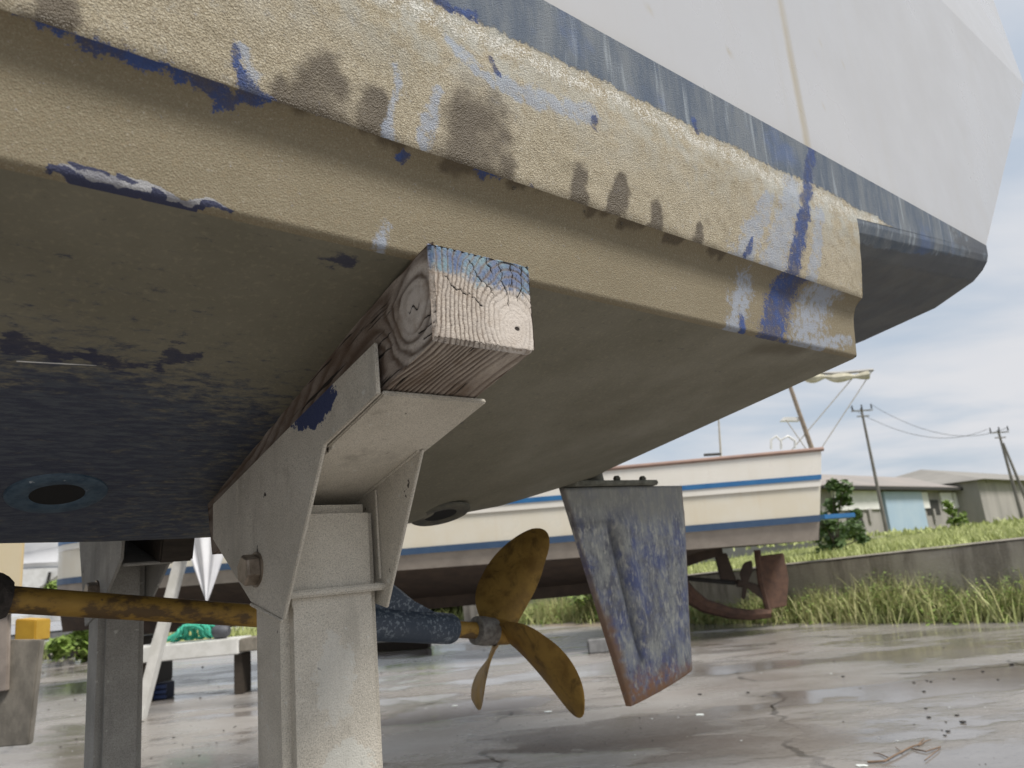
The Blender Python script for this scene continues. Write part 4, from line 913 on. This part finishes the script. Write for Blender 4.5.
dk = [(x, CY-float(hw(x))*.99, float(sheer(x))-.12) for x in xs_]; b = MB(); b.add(dk+[(x, 2*CY-y, z) for x, y, z in dk], [(i, i+1, len(dk)+i+1, len(dk)+i) for i in range(len(dk)-1)]); b.build('deck', M_upper, bt, bo)
def P_(x, y, Y=10.25): return tuple(at(x, y, Y))
b = MB(); ru_ = [P_(758, 556), P_(783, 553), P_(788, 578), P_(786, 606), P_(770, 609), P_(760, 580)]; b.slab(np.array(ru_)-np.array([0, .035, 0]), (0, .07, 0)); b.build('rudder_blade', M_rust, bt, bo, bevel=.01)
b = MB().tube([P_(757, 550), P_(761, 582), P_(769, 612)], .045, 8); b.build('rudder_stock', M_rust, bt, bo, smooth=True)
b = MB(); pts = [P_(*p) for p in ((682, 585), (690, 596), (705, 606), (730, 613), (750, 615), (770, 613))]; b.tube(pts, [.10, .11, .09, .075, .065, .06], 8); b.build('heel_skeg', M_rust, bt, bo, smooth=True)
b = MB().tube([P_(660, 576), P_(735, 583)], .028, 8); b.build('propeller_shaft', M_dark, bt, bo, smooth=True)
b = MB(); b.slab([P_(715, 553), P_(727, 553), P_(738, 584), P_(722, 584)], (0, .07, 0)); b.build('shaft_strut', M_under, bt, bo, bevel=.01)
pr2 = thing('propeller', None, None); pr2.parent = bt; pr2.location = bo
for pts in (((742, 583), (739, 574), (743, 563), (751, 560), (752, 571), (747, 583)), ((745, 581), (756, 584), (764, 594), (765, 602), (757, 596), (745, 587)), ((742, 585), (747, 586), (744, 600), (741, 599))):
    b = MB(); b.slab([P_(*p, 10.22) for p in pts], (.03, .05, 0)); b.build('blade', M_under, pr2, bevel=.012)
b = MB().tube([P_(737, 583), P_(749, 585)], [.05, .035], 8); b.build('hub', M_under, pr2)
for x0 in (-2.75, -5.0):
    t, off = wthing('keel_block', ('squared timber block' if x0 > -4 else 'rear squared timber block')+' under the keel of the cream boat', 'timber', (x0, CY, 0))
    b = MB().box((x0-.15, CY-.5, 0.002), (x0+.15, CY+.5, .30)).box((x0-.13, CY-.3, .302), (x0+.13, CY+.3, .60)); b.build('timber_block', M_darkwood, t, off, bevel=.01)
# mast, boom with furled awning, aerial
mst, mo = wthing('mast', 'slanting mast with furled awning on its boom above the cream boat', 'mast', (P_(812, 446)))
mY = 10.25
b = MB().tube([P_(813, 452), P_(800, 415), P_(776, 346)], [.035, .03, .026], 8); b.build('mast_pole', simple('weathered spar', (.30, .24, .18), (.2, .16, .12), 20, .7), mst, mo, smooth=True)
b = MB(); b.slab([P_(781, 421), P_(784, 417), P_(799, 417), P_(800, 421)], (0, .08, 0)); b.build('bracket', M_white, mst, mo, bevel=.004)
M_cloth = simple('pale awning cloth', (.62, .58, .47), (.42, .40, .30), 9, .9)
b = MB().tube([P_(778, 374), P_(840, 373), P_(873, 370)], .022, 8); b.build('boom', simple('boom metal', (.35, .34, .32), None, 9, .5), mst, mo, smooth=True)
b = MB(); pts = []; rr = []
for i in range(25): f = i/24; pts.append(P_(800+68*f, 375+2.5*math.sin(f*9)**2*(1-f)+4*f*(1-f)*2)); rr.append(.022+.05*abs(math.sin(f*7.3+.4))*(1-.2*f))
b.tube(pts, rr, 8); b.build('awning', M_cloth, mst, mo, smooth=True)
for a_1, a_2 in (((872, 371), (821, 449)), ((856, 374), (790, 452)), ((786, 420), (806, 449))):
    b = MB().tube([P_(*a_1), P_(*a_2)], .007, 5); b.build('rope', M_rope, mst, mo)
b = MB()
for cx_, w_ in ((776, 5), (788, 7)): b.tube([P_(cx_-w_, 449), P_(cx_-w_, 440), P_(cx_, 436), P_(cx_+w_, 441), P_(cx_+w_, 448)], .016, 6)
rl, ro2 = wthing('guard_rail', 'thin white guard rail loops on the cream boat deck beside the mast', 'rail', P_(782, 449)); b.build('rail_loop', M_white, rl, ro2, smooth=True)
ae, ao = wthing('aerial', 'thin upright aerial on the cream boat rail', 'aerial', P_(721, 458))
b = MB().tube([P_(721, 458), P_(718, 410)], [.016, .010], 6); b.build('aerial_rod', M_rope, ae, ao, smooth=True)
b = MB().tube([P_(704, 455), P_(721, 454)], .02, 6); b.build('aerial_foot', M_dark, ae, ao, smooth=True)
pk, po = wthing('plank', 'short blue plank sticking out behind the cream boat stern', 'plank', at(832, 517, 10.3))
b = MB().beam(at(815, 518, 10.3), at(846, 516, 10.6), .3, .06); b.build('board', M_stripe, pk, po, bevel=.006)

# ------------------------------------------------------------------ warehouses, poles
BP = np.array([16.2, 41.0, 1.0]); BU = np.array([.714, .70, 0]); BV = np.array([-.70, .714, 0])
def bpt(u, v, z, P=BP): return P+BU*u+BV*v+np.array([0, 0, z-P[2]])
def on_front(x, y, v=0, P=BP): r = ray(x, y); n = BV; t = ((P+BV*v-CAM)@n)/(r@n); q = CAM+r*t; d = q-P; return d@BU, q[2]
M_wgrey = simple('grey weathered boarding', (.34, .32, .30), (.24, .23, .215), .7, .9, v=(1, 1, .3)); M_wpanel = simple('white cladding', (.74, .74, .72), (.64, .64, .62), .9, .6); M_blue = simple('pale blue sheet door', (.32, .43, .54), (.37, .47, .56), .8, .5)
M_roof = simple('faded metal roof', (.30, .265, .24), (.25, .23, .21), .5, .7); M_roof2 = simple('grey corrugated roof', (.27, .255, .23), (.22, .21, .19), .4, .8)
wh, wo2 = wthing('warehouse', 'long low warehouse with white panels and a tall pale blue door', 'building', bpt(15, 3, 1.0))
EA = 3.66; LEN = 31
b = MB(); b.slab([bpt(-1.5, 0, .3), bpt(LEN, 0, .3), bpt(LEN, 0, EA), bpt(-1.5, 0, EA)], BV*8); b.build('wall', M_wgrey, wh, wo2)
b = MB(); b.slab([bpt(-2.2, -.5, EA-.06), bpt(-2.2, 4, 4.95), bpt(-2.2, 8.5, EA-.06), bpt(-2.2, 8.5, EA+.08), bpt(-2.2, 4, 5.1), bpt(-2.2, -.5, EA+.08)], BU*(LEN+3)); b.build('roof', M_roof, wh, wo2)
b = MB(); b.slab([bpt(-2.2, -.62, EA-.16), bpt(LEN+.8, -.62, EA-.16), bpt(LEN+.8, -.62, EA+.02), bpt(-2.2, -.62, EA+.02)], BV*.1); b.build('gutter', M_dark, wh, wo2)
def panel(x0, x1, y0, y1, mat, name, d=.12):
    u0, z0 = on_front((x0), (y0+y1)/2); u1, _ = on_front(x1, (y0+y1)/2); zt = on_front((x0+x1)/2, y0)[1]; zb_ = on_front((x0+x1)/2, y1)[1]
    b = MB(); b.slab([bpt(u0, -d, zb_), bpt(u1, -d, zb_), bpt(u1, -d, zt), bpt(u0, -d, zt)], BV*(d-.004)); return b.build(name, mat, wh, wo2)
for x0, x1, y0, y1 in ((832, 879, 491, 510), (917, 927, 492.5, 508.5), (940, 951, 493, 508.5), (952.5, 967.5, 493, 508), (969, 984.5, 493, 507.5), (993, 998, 494, 507)): panel(x0, x1, y0, y1, M_wpanel, 'panel')
panel(884, 922, 492, 532, M_blue, 'door', .2)
for x0, x1 in ((867, 870), (913, 915), (932, 934), (951, 953)): panel(x0, x1, 509, 522, M_wpanel if x0 > 940 else M_wgrey, 'post', .15)
for x0, x1, y0, y1 in ((926, 939, 500, 515), (846, 862, 512, 524), (972, 984, 509, 520)): panel(x0, x1, y0, y1, M_dark, 'opening', .03)
w2, w2o = wthing('warehouse', 'taller grey roofed shed behind the white panelled warehouse', 'building', bpt(22, 20, 1.2))
R0 = np.array(at(921, 469.5, 62)); R0 = np.array([R0[0], 62, R0[2]]); RE = R0[2]-1.75
def w2pt(u, v, z): return R0+BU*u+BV*v+np.array([0, 0, z-R0[2]])
b = MB(); b.slab([w2pt(-6.7, -5.6, .5), w2pt(46, -5.6, .5), w2pt(46, -5.6, RE), w2pt(-6.7, -5.6, RE)], BV*11.2); b.build('wall', M_wgrey, w2, w2o)
b = MB(); b.add([w2pt(-7.2, -6.2, RE+.02), w2pt(46.5, -6.2, RE+.02), w2pt(46.5, 6.2, RE+.02), w2pt(-7.2, 6.2, RE+.02), w2pt(0, 0, R0[2]), w2pt(46.5, 0, R0[2])], [(0, 1, 5, 4), (2, 3, 4, 5), (3, 0, 4), (1, 2, 5), (3, 2, 1, 0)]); b.build('roof', M_roof2, w2, w2o)
w3, w3o = wthing('warehouse', 'dark stained concrete shed behind the right pole', 'building', at(1010, 512, 50))
P3 = np.array(at(990, 512, 55)); b = MB(); b.slab([bpt(0, 0, .5, P3), bpt(14, 0, .5, P3), bpt(14, 0, 3.9, P3), bpt(0, 0, 3.9, P3)], BV*5); b.build('wall', simple('dark stained concrete', (.30, .29, .28), (.17, .165, .155), 1.4, .9), w3, w3o)
b = MB(); b.slab([bpt(-.3, -.3, 3.9, P3), bpt(14.3, -.3, 3.9, P3), bpt(14.3, 5.3, 3.9, P3), bpt(-.3, 5.3, 3.9, P3)], (0, 0, .15)); b.build('roof', M_roof2, w3, w3o)
M_pole = simple('grey utility pole', (.20, .185, .17), (.14, .13, .12), 1.5, .85)
def pole(label, x0, y0, x1, y1, Y, arms=True):
    base = at(x1, y1, Y); top = at(x0, y0, Y); base = np.array([base[0], Y, .9]); t, off = wthing('utility_pole', label, 'pole', base, 'utility poles by the warehouse')
    b = MB().tube([base, top], [.105, .06], 8); b.build('shaft', M_pole, t, off, smooth=True)
    if arms:
        for dz, L2 in ((-.15, .6), (-.45, .35)):
            b = MB().beam(top+np.array([-L2, -.15, dz]), top+np.array([L2, .05, dz]), .06, .06); b.build('crossarm', M_pole, t, off)
        for k in (-.5, 0, .5):
            b = MB().tube([top+np.array([k, -.1, -.1]), top+np.array([k, -.1, .16])], [.04, .03], 6); b.build('insulator', M_dark, t, off)
    return top
tp1 = pole('left utility pole in front of the blue warehouse door', 861, 408, 886, 528, 40); tp2 = pole('tall utility pole with crossarms near the right edge', 998, 430, 1022, 516, 44)
pole('leaning stay pole just right of the tall one', 1003, 443, 1030, 500, 43.6, False)
wr, wro = wthing('power_line', 'two thin wires sagging between the utility poles', 'wire', tp1)
for k in (-.6, .6):
    pts = [tp1*(1-f)+tp2*f+np.array([k, 0, -1.0*4*f*(1-f)+.1]) for f in np.linspace(0, 1, 16)]; b = MB().tube(pts, .012, 4); b.build('wire', M_dark, wr, wro)
    
# ------------------------------------------------------------------ left of the stands
# cream boat at the left edge with its own rudder
t, off = wthing('motor_boat', 'cream boat stern at the left edge with a grey rudder hanging below', 'boat', (-4.4, 5.2, .35)); M_cream2 = simple('warm cream paint', (.76, .66, .46), (.72, .60, .38), 2, .45)
b = MB(); b.slab([(-7, 4.5, 1.012), (-2.905, 4.5, 1.012), (-4.15, 6.2, 1.012), (-7, 6.2, 1.012)], (0, 0, 1.1)); b.build('hull', M_cream2, t, off, bevel=.015)
q = lambda x, y, Y=4.55: np.array(at(x, y, Y))
b = MB(); b.slab([q(-70, 640), q(40, 640), q(37, 668), q(28, 745), q(-62, 752)], (0, .05, 0)); b.build('rudder_blade', M_plank, t, off, bevel=.006)
b = MB(); b.slab([q(-14, 612), q(12, 612), q(10, 690), q(-14, 694)], (0, -.03, 0)); b.build('rudder_strap', simple('pinkish grey metal', (.34, .29, .25), (.26, .22, .19), 14, .7), t, off, bevel=.005)
b = MB(); b.slab([q(15, 619, 4.7), q(36, 620, 4.7), q(35, 641, 4.7), q(14, 641, 4.7)], (0, .15, 0)); b.build('rudder_bracket', M_yellow, t, off, bevel=.006)
M_galv = simple('galvanised frame', (.2, .2, .2), (.13, .13, .13), 9, .6)
# white launch on its trailer
t, off = wthing('launch', 'small white launch on a trailer, left of the grey post', 'boat', (-10.8, 18.2, .99))
b = MB(); secs = [(-9.98, 3.09, 2.47, 1.93, 1.2), (-10.23, 3.06, 2.40, 1.93, 1.3), (-10.8, 3.0, 2.33, 1.96, 1.36), (-11.6, 3.0, 2.33, 1.98, 1.36), (-15.5, 3.2, 2.4, 2.1, 1.0)]
P = np.zeros((len(secs), 5, 3))
for i, (x, z2, z1, z0, w) in enumerate(secs):
    for j, (y, z) in enumerate(((-w, z2), (-w-.06, z1+.15), (-w+.03, z1), (-w+.015, z0+.12), (-w+.15, z0))): P[i, j] = (x, 18.4+y, z)
b.grid(P); b.build('topside', M_white2, t, off, smooth=True)
b = MB(); b.slab([(x, 17.1, z0) for x, z2, z1, z0, w in secs]+[(-15.5, 17.1, 1.35), (-10.9, 17.1, 1.42)], (0, 2.4, 0)); b.build('hull_bottom', M_white, t, off)
b = MB(); b.slab([(-10.0, 17.1, 1.96), (-10.0, 19.5, 1.96), (-10.0, 19.5, 3.0), (-10.0, 17.1, 3.0)], (-.08, 0, 0)); b.build('transom', M_white2, t, off)
b = MB().tube([(-10.75, 17.05, 1.36), (-10.55, 17.05, 1.42), (-10.45, 17.05, 1.62), (-10.42, 17.05, 1.85)], [.03, .035, .035, .03], 8); b.build('outboard_leg', M_dark, t, off, smooth=True)
t, off = wthing('fender', 'navy blue fender hanging beside the white launch', 'fender', (-9.84, 16.75, 1.66))
b = MB(); pts = []; rr = []
for i in range(13): a = math.pi*i/12; pts.append((-9.84, 16.75, 2.03-.38*math.cos(a))); rr.append(max(.015, .115*math.sin(a)**.6))
b.tube(pts, rr, 14); b.build('bag', M_navy, t, off, smooth=True); b = MB().tube([(-9.84, 16.75, 2.40), (-9.86, 17.0, 3.0)], .014, 5); b.build('lanyard', M_rope, t, off)
t, off = wthing('trailer', 'boat trailer with small wheels behind the yellow shaft', 'trailer', (-10.5, 17.8, .2))
for y in (17.2, 19.0):
    b = MB().box((-15.5, y, .80), (-9.45, y+.14, .985)); b.build('bunk', M_white, t, off, bevel=.01); b = MB().box((-15.5, y+.02, .42), (-9.45, y+.16, .56)); b.build('frame', M_galv, t, off, bevel=.01)
    for x in (-10.06, -10.6): b = MB().box((x-.04, y+.04, .562), (x+.04, y+.12, .798)); b.build('upright', M_galv, t, off)
for x in (-10.25, -9.98):
    b = MB().tube([(x, 17.05, .16), (x, 17.17, .16)], [.155, .155], 20); w = b.build('wheel', M_dark, t, off, bevel=.02); b = MB().tube([(x, 17.03, .16), (x, 17.049, .16)], [.07, .07], 14); b.build('rim', M_rope, w)
    b = MB().tube([(x, 17.28, .16), (x, 17.28, .42)], .03, 6); b.build('axle_leg', M_dark, t, off)
# trestle, bench, net, bow of a small white boat
tY = 7.3; g0 = at(187, 535, tY); g1 = at(147, 690, tY); gd = (g1-g0)/(g0[2]-g1[2]); foot = g0+gd*(g0[2]-.002)
t, off = wthing('trestle', 'white painted steel trestle leg standing behind the grey post', 'trestle', foot)
b = MB().beam(foot, g0+gd*-.06, .085, .11, (0, 1, 0)); b.build('leg', M_white, t, off, bevel=.006)
kx = (tY+1.2)/tY; sh_ = np.array([kx, kx, 1]); b = MB().beam(foot*sh_, (g0+gd*-.06)*sh_, .085, .11, (0, 1, 0)); b.build('leg', M_white, t, off, bevel=.006)
b = MB().box((g0[0]-.09, tY-.08, g0[2]+.062), (g0[0]+1.5, tY+.02, g0[2]+.20)); b.build('top_beam', M_white, t, off, bevel=.01)
b = MB().beam(np.array([g0[0]+.95, tY, .002]), np.array([g0[0]+.95, tY, g0[2]+.06]), .085, .11, (0, 1, 0)); b.build('leg', M_white, t, off, bevel=.006)
t, off = wthing('tarpaulin', 'white folded tarpaulin hanging to a point from the trestle', 'tarpaulin', at(208, 602, tY-.1))
P = np.zeros((40, 30, 3)); ztop_ = g0[2]+.21; tip = at(207, 602, tY-.11)
for i in range(40):
    for j in range(30):
        u = i/39*2-1; v = j/29; w = .30*(v**.95)+.006; P[i, j] = (tip[0]+u*w+.012*v, tY-.11+.030*math.sin(u*9+1.2*v)*(.3+.7*v)-.02*(1-abs(u)), tip[2]+(ztop_-tip[2])*v+.012*abs(u)*(1-v))
MB().grid(P).build('cloth', simple('white tarpaulin cloth', (.78, .79, .82), (.70, .71, .75), 5, .7), t, off, smooth=True)
BY = 8.35; q0 = at(158, 641, BY); q1 = at(238, 643, BY); q2 = at(262, 641, BY); zt = (q0[2]+q1[2])/2; zb_ = zt-.16
t, off = wthing('bench', 'low white plank bench with dark legs beyond the shaft', 'bench', (q1[0], BY+.2, 0))
b = MB().box((q0[0]-.35, BY, zb_), (q1[0], BY+.42, zt)); b.build('plank', M_white, t, off, bevel=.01)
b = MB().box((q1[0]+.004, BY+.02, zb_+.02), (q2[0]+.55, BY+.40, zt-.01)); b.build('plank', M_plank, t, off, bevel=.01)
for x in (q1[0]-.03, q0[0]-.2, q2[0]+.45): b = MB().box((x-.045, BY+.08, .002), (x+.045, BY+.34, zb_-.002 if x < q1[0] else zb_+.018)); b.build('leg', M_darkwood, t, off, bevel=.005)
nc_ = at(196, 640, BY+.2); t, off = wthing('net', 'bundle of green netting heaped on the white bench', 'net', (nc_[0], BY+.2, zt)); b = MB()
for k in range(9):
    c = np.array([nc_[0]-.17+.042*k, BY+.18+.03*(k % 3), zt+.022+.02*(k % 2)]); pts = []
    for i in range(17): a = 2*math.pi*i/16; pts.append(c+np.array([.05*math.cos(a)+.02*math.sin(3*a+k), .10*math.sin(a), .065*math.cos(a+k*.4)+.065]))
    b.tube(pts, .016, 6, False)
b.tube([np.array([nc_[0]-.42, BY+.15, zt+.018]), np.array([nc_[0]-.28, BY+.18, zt+.05]), np.array([nc_[0]-.1, BY+.2, zt+.14])], [.014, .03, .03], 6)
b.build('coil', M_green, t, off, smooth=True)
rc = at(221, 637, BY+.2); t, off = wthing('fender', 'dark grey rubber fender lying beside the green net', 'fender', (rc[0], BY+.2, zt)); b = MB().tube([(rc[0]-.09, BY+.2, zt+.075), (rc[0]-.05, BY+.2, zt+.075), (rc[0]+.05, BY+.2, zt+.075), (rc[0]+.09, BY+.2, zt+.075)], [.045, .074, .074, .045], 14); b.build('roll', simple('grey rubber', (.08, .085, .10), (.05, .05, .06), 9, .6), t, off, smooth=True)
cc = at(168, 668, BY+.4); t, off = wthing('crate', 'small dark blue crate under the left end of the white bench', 'crate', (cc[0], BY+.35, 0))
for k in range(3): MB().box((cc[0]-.09, BY+.25, .01+k*.05), (cc[0]+.05, BY+.27, .045+k*.05)).build('slat', M_navy, t, off)
MB().box((cc[0]-.09, BY+.275, .003), (cc[0]+.05, BY+.45, .16)).build('body', simple('dark blue crate inside', (.02, .03, .07), None, 9, .6), t, off)
for p_, l_ in (((375, 652, 430, 648), 'long dark sleeper'), ((330, 648, 380, 645), 'short dark sleeper')):
    g0 = gr(p_[0], p_[1]); g1 = gr(p_[2], p_[3]); t, off = wthing('sleeper', l_+' lying on the wet yard beyond the front stand', 'timber', (g0+g1)/2); b = MB().beam(g0+np.array([0, 0, .07]), g1+np.array([0, 0, .07]), .16, .13); b.build('timber_beam', M_darkwood, t, off, bevel=.01)
g0 = gr(599, 652); t, off = wthing('concrete_block', 'small grey concrete block on the yard between propeller and rudder', 'block', g0); b = MB().box((g0[0]-.12, g0[1]-.1, .001), (g0[0]+.12, g0[1]+.1, .14)); b.build('block', simple('grey block', (.25, .25, .25), (.17, .17, .17), 12, .9), t, off, bevel=.01)
# twig and scattered bits on the yard
t, off = wthing('twig', 'thin forked dry twig lying on the wet concrete', 'twig', gr(900, 752))
M_twig = simple('dry twig', (.22, .15, .10), (.14, .10, .07), 40, .9)
for pl_, r in ((((868, 764), (885, 763), (897, 757), (912, 749), (919, 747), (924, 741)), .0055), (((890, 760), (880, 755), (874, 754)), .003), (((912, 750), (926, 753), (941, 748), (938, 752), (925, 762)), .0035), (((919, 747), (926, 743), (931, 741)), .003), (((903, 754), (896, 749)), .0025)):
    b = MB().tube([gr(*p)+np.array([0, 0, r+.002+.004*random.random()]) for p in pl_], [r*(1-.5*i/len(pl_)) for i in range(len(pl_))], 6); b.build('stalk', M_twig, t, off, smooth=True)
def bits(name, pts, mat, flat=.5):
    b = MB(); pts = [(x, y, p_*.75) for x, y, p_ in pts]
    for (x, y, px) in pts:
        g_ = gr(x, y); r = px*np.linalg.norm(g_-CAM)/FPX; u = bmesh.new(); bmesh.ops.create_icosphere(u, subdivisions=1, radius=r); u.verts.index_update(); rz = random.random()*3
        b.add([(g_[0]+(v.co.x*math.cos(rz)*1.3-v.co.y*math.sin(rz))*(1+.3*random.random()), g_[1]+v.co.y*(1+.3*random.random()), r*flat*.8+v.co.z*flat+.001) for v in u.verts], [[v.index for v in f_.verts] for f_ in u.faces]); u.free()
    return tag(b.build(name, mat), kind='stuff')
pb = [(927, 681, 1.2), (931, 682, 1.3), (924, 692, 1.5), (926, 709, 1.6), (929, 718, 1.8), (957, 716, 1.8), (963, 723, 2.6), (948, 732, 2), (945, 736, 1.5), (954, 679, 1.2), (983, 672, 1.4), (914, 683, 1.4), (998, 680, 1.2), (843, 677, 1.5), (700, 695, 2), (748, 693, 1.6), (1012, 665, 2)]
pb += [(random.uniform(380, 1024), random.uniform(640, 766), random.uniform(.4, 1.1)) for _ in range(45)]+[(random.uniform(40, 255), random.uniform(665, 766), random.uniform(.5, 1.4)) for _ in range(60)]
bits('pebbles', pb, simple('dark pebbles', (.06, .055, .05), (.03, .028, .026), 30, .8))
bits('paint_flakes', [(897, 741, 1.6), (912, 741, 1.6), (878, 738, 1.3), (862, 766, 5), (700, 715, 4), (548, 712, 4), (455, 706, 3), (470, 735, 2)]+[(random.uniform(380, 1000), random.uniform(650, 766), random.uniform(.4, 1.2)) for _ in range(25)]+[(random.uniform(40, 255), random.uniform(665, 766), random.uniform(.5, 1.4)) for _ in range(25)], simple('pale flakes', (.72, .76, .74), (.55, .58, .56), 30, .6), .12)
